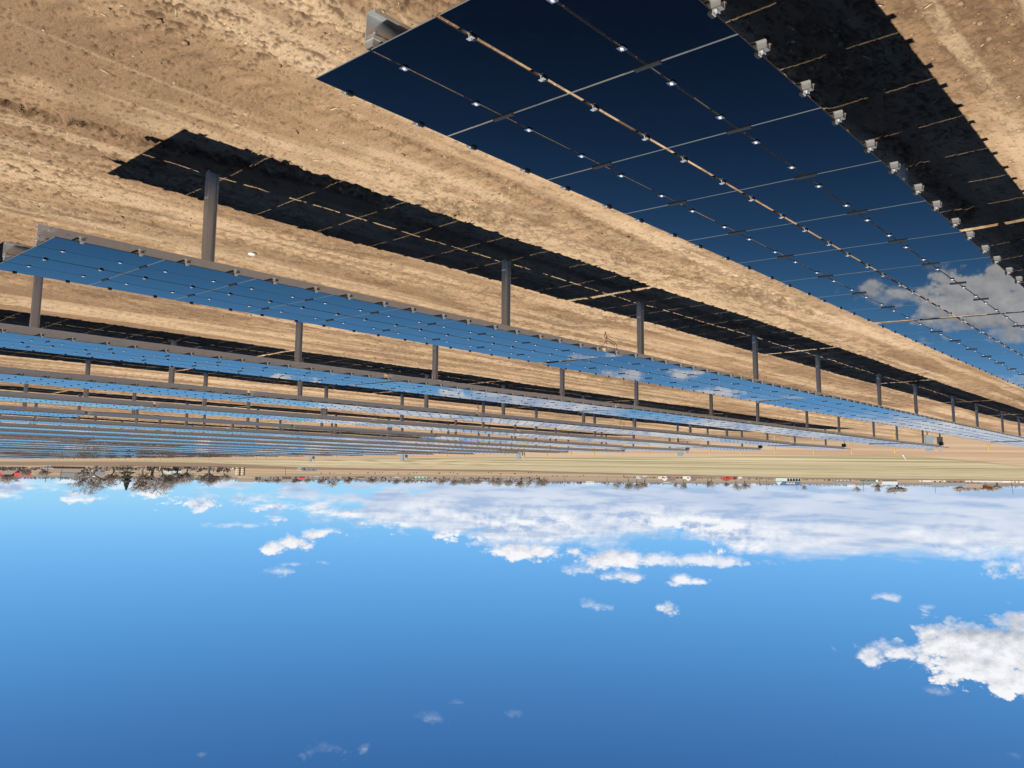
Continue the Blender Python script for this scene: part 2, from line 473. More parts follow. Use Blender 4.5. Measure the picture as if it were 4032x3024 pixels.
def vnoise(x, y, seed=0):
    ix, iy = np.floor(x), np.floor(y)
    fx, fy = x - ix, y - iy
    fx = fx * fx * fx * (fx * (fx * 6 - 15) + 10); fy = fy * fy * fy * (fy * (fy * 6 - 15) + 10)
    a = _hash(ix, iy, seed); b = _hash(ix + 1, iy, seed); c = _hash(ix, iy + 1, seed); d = _hash(ix + 1, iy + 1, seed)
    return a + (b - a) * fx + (c - a) * fy + (a - b - c + d) * fx * fy


def fbm(x, y, seed=0, oct=4, gain=0.5):
    s = 0; a = 1; t = 0
    for i in range(oct):
        s = s + a * vnoise(x, y, seed + 17 * i); t += a; a *= gain
        x, y = x * 2.03 + 5.1, y * 2.03 - 3.7
    return s / t


def rough_mask(x, y):
    """bands of broken clods that run with the rows, patchier near the headland"""
    wx = x + 0.35 * (fbm(x * .2, y * .1, 91, 2) - .5) * 4
    n = fbm(wx * 0.75, y * 0.07, 5, 3)
    p = fbm(x * 0.5, y * 0.35, 23, 3)
    return sstep((n * 0.6 + p * 0.4 - 0.47) / 0.16)


def trail_mask(x, y):
    """narrow trails of turned-up clods along the wheel tracks"""
    wx = x + .7 * (fbm(y * .12, y * 0 + .5, 61, 2) - .5) * 2
    n = np.abs(fbm(wx * .42, y * .035, 62, 2) - .5)
    return sstep((.030 - n) / .018) * sstep((fbm(x * .9, y * .45, 63, 3) - .40) / .12)


def pit_mask(x, y):
    """sharp-edged little cavities and cracks in the trampled crust"""
    patch = sstep((fbm(x * .6, y * .22, 71, 3) - .44) / .16)
    thr = .715 - .085 * patch - .11 * trail_mask(x, y) - .02 * rough_mask(x, y)
    a = sstep((fbm(x * 13, y * 9, 70, 4, .6) - thr) / .03)
    b = sstep((fbm(x * 30, y * 18, 75, 2) - (thr + .05)) / .04)
    return np.maximum(a, b * .8)


def soil_height(x, y):
    m = rough_mask(x, y)
    t = trail_mask(x, y)
    q = .62 + .63 * sstep((6.5 - y) / 4)        # graded smooth between the rows, churned on the headland
    m = m * q; t = t * q
    h = (fbm(x * 0.40, y * 0.25, 1, 3) - .5) * 0.07
    h = h + (fbm(x * 2.2, y * 0.40, 2, 4) - .5) * 0.042
    h = h + (fbm(x * 5.0, y * 3.0, 3, 3) - .5) * 0.028 * (0.25 + m)
    c = fbm(x * 8.5, y * 6.5, 4, 4, .6)
    h = h + (np.maximum(0, c - 0.50) * 0.24 - np.maximum(0, .46 - c) * 0.24) * (.28 * m * m + t)
    c2 = fbm(x * 24, y * 18, 6, 2)
    h = h + (np.maximum(0, c2 - 0.52) - np.maximum(0, .44 - c2)) * 0.17 * (0.06 + .35 * m * m + t * .8)
    c3 = fbm(x * 55, y * 40, 8, 2)
    h = h + (c3 - .5) * 0.016 * (.35 + .6 * m + t)
    pit = fbm(x * 9, y * 5, 9, 3); pm = sstep((fbm(x * .55, y * .22, 10, 3) - .50) / .10)
    h = h - np.maximum(0, pit - .62) * .20 * pm
    h = h - pit_mask(x, y) * .026 * q
    # heaved soil round the driven posts
    yy = np.mod(y - 2.78, 11.033)
    for xr in (3.165, 10.64, 18.14, 25.64):
        for yo in (2.33, 11.033 - .16 - 2.33):
            dd = ((x - xr) ** 2 + (yy - yo) ** 2) / .22 ** 2
            h = h + np.where(dd < 9, .055 * np.exp(-dd) * (.4 + 1.2 * c), 0)
    # wheel tracks beside the rows
    for xr in (-0.9, 5.7, 7.9, 13.4, 15.4, 20.7, 22.9):
        xd = x - xr - 0.3 * (fbm(y * 0.08, y * 0 + xr, 31, 2) - .5)
        tr = np.exp(-(xd / 0.22) ** 2)
        h = h - tr * 0.035 + tr * 0.012 * np.sin(y * 21 + xd * 9)
    return h * 0.85


# ------------------------------------------------------------------ ground sheet (one sheet, finest where it is close)
def build_ground():
    az_f = np.arange(-0.03, 1.60, 0.0021)
    az_c = np.linspace(1.60, 2 * math.pi - 0.03, 70)[1:-1]
    azs = np.concatenate([az_f, az_c])
    rs = [0.0 + 0.4, 1.2, 2.2, 3.2, 4.0]
    r = 4.3
    while r < 9500:
        rs.append(r)
        r *= 1.0032 if r < 30 else (1.0045 if r < 120 else (1.012 if r < 1200 else 1.05))
    rs = np.array(rs)
    nr, na = len(rs), len(azs)
    R, A = np.meshgrid(rs, azs, indexing='ij')
    X = R * np.sin(A); Y = R * np.cos(A)
    Z = terrain(X, Y)
    fade = sstep((110 - R) / 50) * sstep((90 - Y) / 20)
    act = fade > 0
    hh = np.zeros_like(Z)
    hh[act] = soil_height(X[act], Y[act])
    Z = Z + hh * fade + (1 - sstep((115 - R) / 60)) * sstep((R - 60) / 60) * (fbm(X * .03, Y * .03, 44, 3) - .5) * 0.25
    # --- colours of what lies there
    def lerp(a, b, t): return a + (b - a) * t[..., None]
    C = np.zeros(X.shape + (3,))
    light = np.array((.42, .288, .170)); dark = np.array((.130, .079, .044)); red = np.array((.275, .173, .098)); sand = np.array((.505, .365, .232))
    m = rough_mask(X, Y)
    s1 = fbm(X * 1.1, Y * 0.06, 11, 4); s2 = fbm(X * .35, Y * .25, 12, 4); s3 = fbm(X * 4.0, Y * 1.2, 13, 3)
    t = sstep((s1 * .55 + s2 * .3 + s3 * .15 - .36) / .28)
    C[:] = lerp(red[None, None], light[None, None], t)
    C = lerp(C, dark[None, None], np.clip(m * .55 * sstep((fbm(X * .8, Y * .4, 14, 3) - .38) / .25), 0, 1))
    C = lerp(C, sand[None, None], .75 * sstep((fbm(X * .9, Y * .05, 15, 3) - .56) / .14))
    wet = sstep((fbm(X * .45, Y * .30, 16, 4) - .565 + .085 * sstep((4.5 - Y) / 3)) / .10)
    C = lerp(C, dark[None, None] * 1.3, (.38 + .35 * sstep((5.0 - Y) / 4)) * wet)
    k2 = fbm(X * 2.6 + .8 * s2, Y * .11, 72, 4)
    C = lerp(C, sand[None, None], .55 * sstep((k2 - .51) / .13))
    C = lerp(C, red[None, None] * .88, .60 * sstep((.49 - k2) / .12))
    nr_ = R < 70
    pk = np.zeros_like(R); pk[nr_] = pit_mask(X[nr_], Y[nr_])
    C = lerp(C, dark[None, None] * .7, (.50 + .4 * sstep((6.5 - Y) / 4)) * pk)  # pits darkened in the colour: damp soil plus painted-in shade
    C = lerp(C, dark[None, None], (.4 + .5 * sstep((6.5 - Y) / 4)) * trail_mask(X, Y) * (.4 + .6 * sstep((fbm(X * 5, Y * 4, 18, 3) - .42) / .12)))  # clod trails: darker soil, with the clods' small shadows put into the colour
    C = lerp(C, dark[None, None], .55 * sstep((fbm(X * 6, Y * 2.5, 17, 3) - .57) / .08) * (.35 + .65 * m))
    # --- beyond the array: sandy track, hay field with mown swaths, pasture
    azr = A
    def bound(pairs):
        P = [spot(u, v) for u, v in pairs]
        aa = np.array([math.atan2(p.x, p.y) for p in P]); rr = np.array([math.hypot(p.x, p.y) for p in P])
        o = np.argsort(aa)
        return aa[o], rr[o]
    fs = bound([(4032, 1833), (3792, 1811), (3634, 1797), (3450, 1792), (3000, 1796), (2550, 1800), (2050, 1800), (1500, 1806), (900, 1811), (500, 1812), (0, 1816)])
    fe = bound([(4032, 1889), (3500, 1884), (3050, 1878), (2550, 1865), (2000, 1850), (1450, 1843), (1150, 1838), (960, 1828), (800, 1822), (500, 1818), (0, 1818)])
    pe = bound([(4032, 1893), (3500, 1887), (3050, 1882), (2550, 1872), (2000, 1858), (1450, 1852), (1150, 1848), (800, 1838), (500, 1834), (0, 1832)])
    Rs = np.interp(azr, *fs); Re = np.interp(azr, *fe); Rp = np.interp(azr, *pe)
    jit = (fbm(X * .02, Y * .02, 51, 3) - .5)
    Rj = R * (1 + .05 * jit)
    front = (A < 1.62)
    S = X * sy_ + Y * cy_; L = X * cy_ - Y * sy_
    far_w = sstep((Rj / Rs - 0.985) / 0.03)
    # dirt between array and field
    dirt = lerp(np.array((.42, .285, .185))[None, None], np.array((.50, .365, .245))[None, None], sstep((fbm(S * .12, L * .012, 52, 4) - .38) / .25))
    C = lerp(C, dirt, sstep((np.hypot(X, Y) * .35 + Y * .75 - 95) / 20) * (1 - far_w))
    # field
    d = np.hypot(np.maximum(0, L + 10), (S - 310) * .42)
    ring = d + 8 * (fbm(S * .03, L * .012, 53, 3) - .5)
    sw = .5 + .5 * np.sin(ring * 2 * math.pi / 13.0)
    sw = .6 * sw + .4 * fbm(S * .09, L * .006, 54, 3)
    straw = np.array((.50, .40, .25)); green = np.array((.25, .245, .115)); pale = np.array((.64, .54, .36))
    fld = lerp(green[None, None], straw[None, None], sstep((sw * .85 + fbm(S * .035, L * .01, 55, 3) * .6 - .42) / .30))
    fld = lerp(fld, pale[None, None], .7 * sstep((fbm(S * .06, L * .004, 56, 3) - .56) / .1))
    fld = lerp(fld, green[None, None], .55 * sstep((1.10 - R / Rs) / .06))
    C = lerp(C, fld, far_w)
    # brown margin then pasture and plough land
    brown = np.array((.26, .185, .125)); past = np.array((.40, .31, .20)); plough = np.array((.50, .34, .20)); grey = np.array((.24, .20, .165))
    wb = sstep((Rj / Re - .99) / .02)
    C = lerp(C, np.broadcast_to(brown, C.shape), wb)
    pp = lerp(past[None, None], grey[None, None], sstep((fbm(S * .012, L * .0015, 57, 3) - .52) / .12))
    pp = lerp(pp, plough[None, None], sstep((fbm(S * .009, L * .001, 58, 2) - .55) / .06))
    C = lerp(C, pp, sstep((Rj / Rp - .99) / .03))
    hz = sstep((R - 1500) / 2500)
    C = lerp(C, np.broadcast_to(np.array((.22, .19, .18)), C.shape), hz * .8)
    C *= (0.88 + 0.24 * fbm(X * .05, Y * .05, 59, 3))[..., None]
    # --- mesh
    V = np.stack([X, Y, Z], -1).reshape(-1, 3)
    idx = np.arange(nr * na).reshape(nr, na)
    a = idx[:-1, :]; b = idx[1:, :]
    an = np.roll(a, -1, 1); bn = np.roll(b, -1, 1)
    Q = np.stack([a, an, bn, b], -1)[:, :, ::-1].reshape(-1, 4)
    me = bpy.data.meshes.new('ground')
    nv = len(V); nq = len(Q)
    me.vertices.add(nv + 1)
    allv = np.vstack([V, [[0, 0, ground_z(0, 0)]]])
    me.vertices.foreach_set('co', allv.astype(np.float32).ravel())
    tri = np.stack([np.full(na, nv), np.roll(idx[0], -1), idx[0]], -1)
    loops = np.concatenate([Q.ravel(), tri.ravel()])
    me.loops.add(len(loops)); me.loops.foreach_set('vertex_index', loops.astype(np.int32))
    me.polygons.add(nq + na)
    st = np.concatenate([np.arange(nq) * 4, nq * 4 + np.arange(na) * 3])
    me.polygons.foreach_set('loop_start', st.astype(np.int32))
    me.polygons.foreach_set('use_smooth', np.ones(nq + na, bool))
    me.update(calc_edges=True)
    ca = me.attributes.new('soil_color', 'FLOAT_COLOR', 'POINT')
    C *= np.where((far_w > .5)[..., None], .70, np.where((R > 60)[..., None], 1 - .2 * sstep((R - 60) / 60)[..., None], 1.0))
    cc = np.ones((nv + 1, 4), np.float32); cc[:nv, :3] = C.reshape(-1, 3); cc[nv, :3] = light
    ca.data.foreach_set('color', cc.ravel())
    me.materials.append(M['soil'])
    o = link('ground', me)
    tag(o, kind='structure')


build_ground()

# ------------------------------------------------------------------ loose clods, stones and straw on the soil
def soil_z(x, y): return terrain(x, y) + soil_height(x, y)


def scatter(name, n, seed, mt, size, rmax, masked, flat=1.0, kind='clod'):
    g = np.random.default_rng(seed)
    phi = (1 + 5 ** .5) / 2
    ico = np.array([(-1, phi, 0), (1, phi, 0), (-1, -phi, 0), (1, -phi, 0), (0, -1, phi), (0, 1, phi), (0, -1, -phi), (0, 1, -phi), (phi, 0, -1), (phi, 0, 1), (-phi, 0, -1), (-phi, 0, 1)])
    ico /= np.linalg.norm(ico[0])
    fc = np.array([(0, 11, 5), (0, 5, 1), (0, 1, 7), (0, 7, 10), (0, 10, 11), (1, 5, 9), (5, 11, 4), (11, 10, 2), (10, 7, 6), (7, 1, 8), (3, 9, 4), (3, 4, 2), (3, 2, 6), (3, 6, 8), (3, 8, 9), (4, 9, 5), (2, 4, 11), (6, 2, 10), (8, 6, 7), (9, 8, 1)])
    a = g.uniform(0.0, 1.5, n); r = 5.5 * (rmax / 5.5) ** g.uniform(0, 1, n)
    x = r * np.sin(a); y = r * np.cos(a)
    if masked:
        keep = g.uniform(0, 1, n) < .5 * rough_mask(x, y) ** 2 + trail_mask(x, y) + .03
        x, y, r = x[keep], y[keep], r[keep]
    n = len(x)
    s = size * (0.35 + g.exponential(0.55, n)); s = np.minimum(s, size * 3.2)
    z = soil_z(x, y)
    if kind == 'clod':
        base = ico[None] * (0.7 + 0.6 * g.uniform(0, 1, (n, 12, 1)))
        base = base * (s[:, None, None] * np.array([1.2, 1.0, .75 * flat]) * g.uniform(.7, 1.3, (n, 1, 3)))
        th = g.uniform(0, 6.28, n)
        c, q = np.cos(th)[:, None], np.sin(th)[:, None]
        bx = base[..., 0] * c - base[..., 1] * q; by = base[..., 0] * q + base[..., 1] * c
        V = np.stack([x[:, None] + bx, y[:, None] + by, z[:, None] + base[..., 2] + s[:, None] * .22 * flat], -1)
        Fc = (fc[None] + (np.arange(n) * 12)[:, None, None]).reshape(-1, 3)
    else:
        L = s * g.uniform(1.5, 4, n); th = g.uniform(0, 6.28, n); w = 0.004
        dxx, dyy = np.cos(th) * L, np.sin(th) * L
        nx, ny = -np.sin(th) * w, np.cos(th) * w
        zz = z + .012
        lift = g.uniform(0, .03, n)
        V = np.stack([np.stack([x - dxx - nx, y - dyy - ny, zz], -1), np.stack([x + dxx - nx, y + dyy - ny, zz + lift], -1),
                      np.stack([x + dxx + nx, y + dyy + ny, zz + lift], -1), np.stack([x - dxx + nx, y - dyy + ny, zz], -1),
                      np.stack([x, y, zz + w * 1.5 + lift * .5], -1), np.stack([x, y, zz - w + lift * .5], -1)], 1)
        f6 = np.array([(0, 1, 4), (1, 2, 4), (2, 3, 4), (3, 0, 4), (1, 0, 5), (2, 1, 5), (3, 2, 5), (0, 3, 5)])
        Fc = (f6[None] + (np.arange(n) * 6)[:, None, None]).reshape(-1, 3)
    V = V.reshape(-1, 3)
    me = bpy.data.meshes.new(name)
    me.vertices.add(len(V)); me.vertices.foreach_set('co', V.astype(np.float32).ravel())
    me.loops.add(Fc.size); me.loops.foreach_set('vertex_index', Fc.astype(np.int32).ravel())
    me.polygons.add(len(Fc)); me.polygons.foreach_set('loop_start', (np.arange(len(Fc)) * 3).astype(np.int32))
    me.update(calc_edges=True)
    me.materials.append(M[mt])
    return link(name, me)


M['clod'] = mat('clod_soil', (0.25, 0.165, 0.098), 0.95, spec=0.1, var=0.3, vscale=9.0, bump=0.5, bscale=60)
tag(scatter('soil_clods', 42000, 3, 'clod', 0.0105, 40, True), 'broken brown soil clods strewn in bands between the panel rows', 'soil clods', kind='stuff')
tag(scatter('pale_pebbles', 350, 4, 'stone', 0.008, 60, False, .7), 'small pale pebbles lying on the bare soil', 'pebbles', kind='stuff')
tag(scatter('straw_bits', 900, 5, 'straw', 0.009, 45, False, kind='straw'), 'scraps of dry straw lying on the bare soil', 'straw', kind='stuff')

st_p = spot(993, 999)
b = MB(); b.lathe([(.02, -.02), (.075, -.01), (.085, .012), (.05, .03), (.01, .034)], 12)
o = link('pale_stone', b.mesh('pale_stone', 'white', True)); o.location = (st_p.x, st_p.y, float(soil_z(st_p.x, st_p.y)) + .012)
tag(o, 'flat white stone on bare soil between the two nearest rows', 'stone')
# ------------------------------------------------------------------ solar tables
MOD_L, MOD_W, PITCH_L = 1.196, 0.5965, 1.21
LEN = 9 * PITCH_L - 0.017
WID = 2.446
DECK = 1.775
XMOD = [-WID / 2 + MOD_W / 2, -.016 - MOD_W / 2, .016 + MOD_W / 2, WID / 2 - MOD_W / 2]
LINES = [-WID / 2, (XMOD[0] + XMOD[1]) / 2, 0.0, (XMOD[2] + XMOD[3]) / 2, WID / 2]
BEAM_X = (-.655, .655)


def shrink(b, f): b.v = [(x * f, y * f, z * f) for x, y, z in b.v]


def panel_mesh(marks=False):
    b = MB()
    b.cur = 1
    x, y, t = MOD_W / 2, MOD_L / 2, .0034
    vs = [(-x, -y, -t), (x, -y, -t), (x, y, -t), (-x, y, -t), (-x, -y, t), (x, -y, t), (x, y, t), (-x, y, t)]
    e = .0016
    vi = [(-x + e, -y + e, t), (x - e, -y + e, t), (x - e, y - e, t), (-x + e, y - e, t)]
    b.add(vs + vi, [(0, 1, 5, 4), (2, 3, 7, 6), (4, 5, 9, 8), (6, 7, 11, 10)])
    b.cur = 2
    b.add(vs + vi, [(1, 2, 6, 5), (3, 0, 4, 7), (5, 6, 10, 9), (7, 4, 8, 11)])
    b.cur = 0
    b.add(vs[:4] + vi, [(3, 2, 1, 0), (4, 5, 6, 7)])
    if marks:
        b.cur = 2
        for yy in (-.32, .32):
            for sx in (-1, 1): b.box((sx * (x - .006), yy, t + .006), (.02, .042, .012))
    return b.mesh('panel', ['glass', 'glass_edge', 'rubber'])


def beam_mesh(side):
    """cold formed channel; side = +1 opens to +x"""
    b = MB(); t = .006; z0, z1 = -.246, -.058; w = .075; y0, y1 = -LEN / 2 - .02, LEN / 2 + .02
    s = side
    b.box((0, 0, (z0 + z1) / 2), (t, y1 - y0, z1 - z0))
    b.box((s * (w / 2 + t / 2), 0, z0 + t / 2), (w, y1 - y0, t))
    b.box((s * (w / 2 + t / 2), 0, z1 - t / 2), (w, y1 - y0, t))
    b.box((s * (w + t), 0, z0 + .012), (t, y1 - y0, .024))
    b.box((s * (w + t), 0, z1 - .012), (t, y1 - y0, .024))
    for e in (-1, 1):
        for k in (.10, .30):
            for zz in (-.11, -.20): b.tube((-s * .004, e * (LEN / 2 - k), zz), (-s * .014, e * (LEN / 2 - k), zz), .011, .011, 6)
    return b.mesh('beam', 'galv')


def post_mesh(h):
    b = MB(); z0, z1 = -0.35, h
    b.box((0, -.072, (z0 + z1) / 2), (.105, .009, z1 - z0))
    b.box((0, .072, (z0 + z1) / 2), (.105, .009, z1 - z0))
    b.box((0, 0, (z0 + z1) / 2), (.008, .135, z1 - z0))
    return b.mesh('post', 'galv_post')


def bracket_mesh():
    b = MB()
    b.box((0, .083, -.20), (1.20, .008, .11)); b.box((0, -.083, -.20), (1.20, .008, .11))
    for sx in (-.05, .05):
        for zz in (-.17, -.225): b.tube((sx, -.098, zz), (sx, -.087, zz), .012, .012, 6)
    return b.mesh('head_bracket', 'galv')


def rail_mesh():
    b = MB(); L = WID + .11
    b.box((0, -.024, -.031), (L, .003, .048)); b.box((0, .024, -.031), (L, .003, .048))
    b.box((0, 0, -.0085), (L, .051, .003))
    b.box((0, -.034, -.0535), (L, .020, .003)); b.box((0, .034, -.0535), (L, .020, .003))
    return b.mesh('rail', 'rail')


def edge_clamp_mesh():
    b = MB()      # outer side is +x
    b.box((.020, 0, -.002), (.034, .048, .005)); b.box((.005, 0, .010), (.004, .048, .024)); b.box((-.004, 0, .0215), (.016, .044, .004))
    b.box((.036, 0, .006), (.004, .048, .016))
    b.tube((.021, 0, 0), (.021, 0, .014), .009, .009, 6)
    b.cur = 1
    b.box((-.014, 0, .0145), (.026, .060, .021)); b.box((-.010, .0, -.010), (.024, .060, .012))
    shrink(b, .82); return b.mesh('edge_clamp', ['bright', 'rubber'])


def mid_clamp_mesh():
    b = MB()
    b.box((0, -.012, .012), (.010, .040, .034)); b.box((.014, -.012, .030), (.034, .040, .004)); b.box((-.014, -.012, .0245), (.034, .040, .004))
    b.tube((0, -.012, .03), (0, -.012, .040), .008, .008, 6)
    b.cur = 1
    b.box((.004, .026, .012), (.052, .034, .020)); b.box((-.018, -.012, .013), (.020, .044, .016))
    shrink(b, .74); return b.mesh('mid_clamp', ['bright', 'rubber'])


def plate_clamp_mesh():
    b = MB()
    b.cur = 1; b.box((0, 0, .009), (.040, .056, .010))
    b.cur = 0; b.box((0, 0, .016), (.070, .074, .003))
    b.cur = 2; b.tube((0, 0, .0175), (0, 0, .027), .010, .010, 6); b.box((.0, .0, .019), (.011, .05, .003)); b.tube((0, 0, .017), (0, 0, .0195), .016, .016, 10)
    shrink(b, .70); return b.mesh('plate_clamp', ['plate', 'rubber', 'bolt'])


def splice_mesh():
    b = MB(); b.box((0, 0, .008), (.17, .026, .014)); b.box((0, 0, -.008), (.17, .012, .014))
    for s in (-1, 1): b.box((s * .088, 0, .006), (.012, .032, .018))
    return b.mesh('splice_bar', 'rubber')


def end_bracket_mesh():
    b = MB(); b.box((0, .02, -.055), (.07, .005, .085)); b.box((-.033, .05, -.055), (.005, .055, .085)); b.box((.033, .05, -.055), (.005, .055, .085))
    b.tube((-.05, .03, -.10), (-.035, .03, -.10), .013, .013, 6)
    b.tube((-.045, .05, -.095), (-.045, .45, -.075), .005, .005, 5); b.tube((-.045, .45, -.075), (-.02, .75, -.115), .005, .005, 5)
    return b.mesh('end_bracket', 'rail')


def cable_mesh(seed):
    r = random.Random(seed); b = MB(); ps = []
    for i in range(25):
        t = i / 24.0
        ps.append((.02 * math.sin(5 * t + seed), -.25 + .5 * t + .10 * math.sin(t * 9 + seed), -.20 - .34 * math.sin(math.pi * t) ** 0.8 * (0.7 + .5 * r.random() * (i in (11, 12, 13)))))
    b.path(ps, .0055, 5)
    ps2 = [(p[0] + .03, p[1] * .7 + .06, p[2] * .75 - .06) for p in ps[3:-2]]
    b.path(ps2, .0055, 5)
    return b.mesh('cable', 'cable')


def array_mesh():
    """far copies: the deck as one part"""
    b = MB()
    for i in range(9):
        for x in XMOD:
            y = (i - 4) * PITCH_L
            b.cur = 0
            b.box((x, y, 0), (MOD_W, MOD_L, .007))
    b.cur = 2
    for i in range(9):
        for q in (-.32, .32):
            for x in LINES: b.box((x, (i - 4) * PITCH_L + q, .008), (.04, .045, .014))
    b.cur = 1
    for i in range(9):
        for q in (-.32, .32): b.box((0, (i - 4) * PITCH_L + q, -.033), (WID + .11, .05, .05))
    return b.mesh('panel_array', ['glass', 'bright', 'rubber'])


ME = dict(panel=panel_mesh(), panel_m=panel_mesh(True), beam_l=beam_mesh(1), beam_r=beam_mesh(-1), post=post_mesh(DECK - .16), bracket=bracket_mesh(), rail=rail_mesh(),
          edge=edge_clamp_mesh(), mid=mid_clamp_mesh(), plate=plate_clamp_mesh(), splice=splice_mesh(), array=array_mesh(),
          end=end_bracket_mesh(), cable=[cable_mesh(i) for i in range(3)])
ORD = ['first', 'second', 'third', 'fourth', 'fifth', 'sixth', 'seventh', 'eighth', 'ninth', 'tenth', 'eleventh', 'twelfth', 'thirteenth', 'fourteenth', 'fifteenth', 'sixteenth',
       'seventeenth', 'eighteenth', 'nineteenth', 'twentieth'] + ['twenty-' + w for w in ('first', 'second', 'third', 'fourth', 'fifth', 'sixth', 'seventh', 'eighth', 'ninth')] + ['thirtieth'] + ['thirty-' + w for w in ('first', 'second', 'third', 'fourth', 'fifth', 'sixth')]
TILT = {(1, 0): .051, (1, 1): .046, (1, 2): .046, (2, 0): .037, (2, 1): .014, (2, 2): -.004, (2, 3): .006, (2, 4): .0, (2, 5): .0,
        (3, 0): .022, (3, 1): .030, (3, 2): .012, (3, 3): .004, (3, 4): .010, (3, 5): .004,
        (4, 1): .030, (4, 2): .016, (5, 1): .018, (5, 2): .024, (5, 3): .008, (6, 1): .072, (6, 2): .040}
tr = random.Random(21)
ROWS = 34


def build_table(row, k):
    xc = 10.64 + 7.5 * (row - 2) if row > 1 else 3.165
    yc = 2.78 + 11.033 * k + LEN / 2
    default = (.008 if row < 9 else (.001 if row < 14 else .011)) + tr.gauss(0, .008)
    tilt = TILT.get((row, k), default)
    z = ground_z(xc, yc)
    gz = z
    slope = (ground_z(xc, yc + 5) - ground_z(xc, yc - 5)) / 10.0
    D = T((0, 0, DECK)) @ Matrix.Rotation(math.atan(slope), 4, 'X') @ Matrix.Rotation(tilt, 4, 'Y')
    corners = [(sx * WID / 2, sy * LEN / 2) for sx in (-1, 1) for sy in (-1, -.5, 0, .5, 1)]
    if not any(in_frame(Vector((xc, yc, gz)) + D @ Vector((a, b, 0))) for a, b in corners): return
    rowname = 'nearest row' if row == 1 else ORD[row - 1] + ' row from the camera'
    nth = ORD[k] + ' from near end' if k < 5 else 'last at far end'
    look = {1: 'dark navy solar table', 2: 'blue solar table', 3: 'blue solar table'}.get(row, 'pale reflecting solar table' if row < 9 else 'distant solar table')
    t = thing('solar_table', (xc, yc, gz), 0, '%s in %s, %s' % (look, rowname, nth), 'solar table', 'solar tables standing in rows on the bare soil')
    detail = row <= 3
    for s in (-1, 1):
        link('post', ME['post'], t, T((0, s * (LEN / 2 - 2.33), 0)))
    link('beam', ME['beam_l'], t, D @ T((BEAM_X[0], 0, 0)))
    link('beam', ME['beam_r'], t, D @ T((BEAM_X[1], 0, 0)))
    if row <= 8:
        for s in (-1, 1): link('head_bracket', ME['bracket'], t, D @ T((0, s * (LEN / 2 - 2.33), 0)))
        for i in range(9):
            for x in XMOD:
                wob = Matrix.Rotation(tr.gauss(0, .0012), 4, 'Y') @ Matrix.Rotation(tr.gauss(0, .0009), 4, 'X')
                link('panel', ME['panel'] if detail else ME['panel_m'], t, D @ T((x, (i - 4) * PITCH_L, 0)) @ wob)
    else:
        link('panel_array', ME['array'], t, D)
    if row <= 4:
        for i in range(9):
            for q in (-.325, .325):
                link('rail', ME['rail'], t, D @ T((0, (i - 4) * PITCH_L + q, 0)))
    if detail:
        for i in range(9):
            for q in (-.325, .325):
                y = (i - 4) * PITCH_L + q
                link('edge_clamp', ME['edge'], t, D @ T((LINES[4], y, 0)))
                link('edge_clamp', ME['edge'], t, D @ T((LINES[0], y, 0)) @ Matrix.Rotation(math.pi, 4, 'Z'))
                link('mid_clamp', ME['mid'], t, D @ T((LINES[2], y, 0)))
                for li in (1, 3): link('plate_clamp', ME['plate'], t, D @ T((LINES[li], y, 0)))
            if i < 8:
                for li in (1, 3): link('splice_bar', ME['splice'], t, D @ T((LINES[li], (i - 3.5) * PITCH_L, 0)))
    if row <= 2:
        for bx, sx in ((BEAM_X[0], 1), (BEAM_X[1], -1)): link('end_bracket', ME['end'], t, D @ T((bx + sx * .035, -LEN / 2 - .03, 0)))
    if (row, k) in ((2, 1), (2, 3), (3, 2), (4, 3), (3, 4), (5, 2), (4, 2)):
        link('cable', ME['cable'][(row + k) % 3], t, D @ T((BEAM_X[0] - .01, -LEN / 2 + .05, 0)))


for row in range(1, ROWS + 1):
    for k in range(6): build_table(row, k)

# ------------------------------------------------------------------ boxes at the far row ends
def combiner_box(row):
    xc = 10.64 + 7.5 * (row - 2); y = 2.78 + 11.033 * 6 - .35
    x = xc - .62
    z = ground_z(xc, y) + DECK - .27
    t = thing('combiner_box', (x - .09, y, z - .16), 0, 'small black junction box under the far beam end of the %s row from the camera' % ORD[row - 1], 'junction box', 'junction boxes under the far row ends')
    b = MB(); b.box((0, 0, .13), (.26, .34, .26)); link('housing', b.mesh('housing', 'box_dark'), t)
    b = MB(); b.box((-.138, 0, .13), (.016, .28, .20)); link('lid', b.mesh('lid', 'box_dark'), t)
    b = MB(); b.path([(0, .1, 0), (.02, .18, -.16), (.06, .30, -.22), (.10, .42, -.05), (.1, .44, .2)], .018, 6); link('conduit', b.mesh('conduit', 'cable'), t)


for r_ in range(3, 17): combiner_box(r_)


def cabinet(u, v0, lab):
    p = spot(u, v0)
    t = thing('electrical_cabinet', p, -YAW + .3, lab, 'electrical cabinet', 'electrical cabinets at the far row ends')
    for x in (-.55, .45):
        b = MB(); b.box((x, 0, .95), (.12, .10, 2.2)); link('post', b.mesh('post', 'galv_post'), t)
    b = MB(); b.box((0, -.12, 1.55), (1.25, .05, .09)); b.box((0, -.12, .75), (1.25, .05, .09)); link('cross_rail', b.mesh('cross_rail', 'galv'), t)
    b = MB(); b.box((.38, -.30, 1.15), (.62, .28, 1.35)); link('cabinet_body', b.mesh('cabinet_body', 'box_light'), t)
    b = MB(); b.box((-.48, -.28, .95), (.42, .24, .62)); link('switch_box', b.mesh('switch_box', 'box_dark'), t)
    b = MB(); b.path([(-.48, -.28, .64), (-.48, -.28, 0)], .04, 8); link('conduit', b.mesh('conduit', 'box_dark'), t)


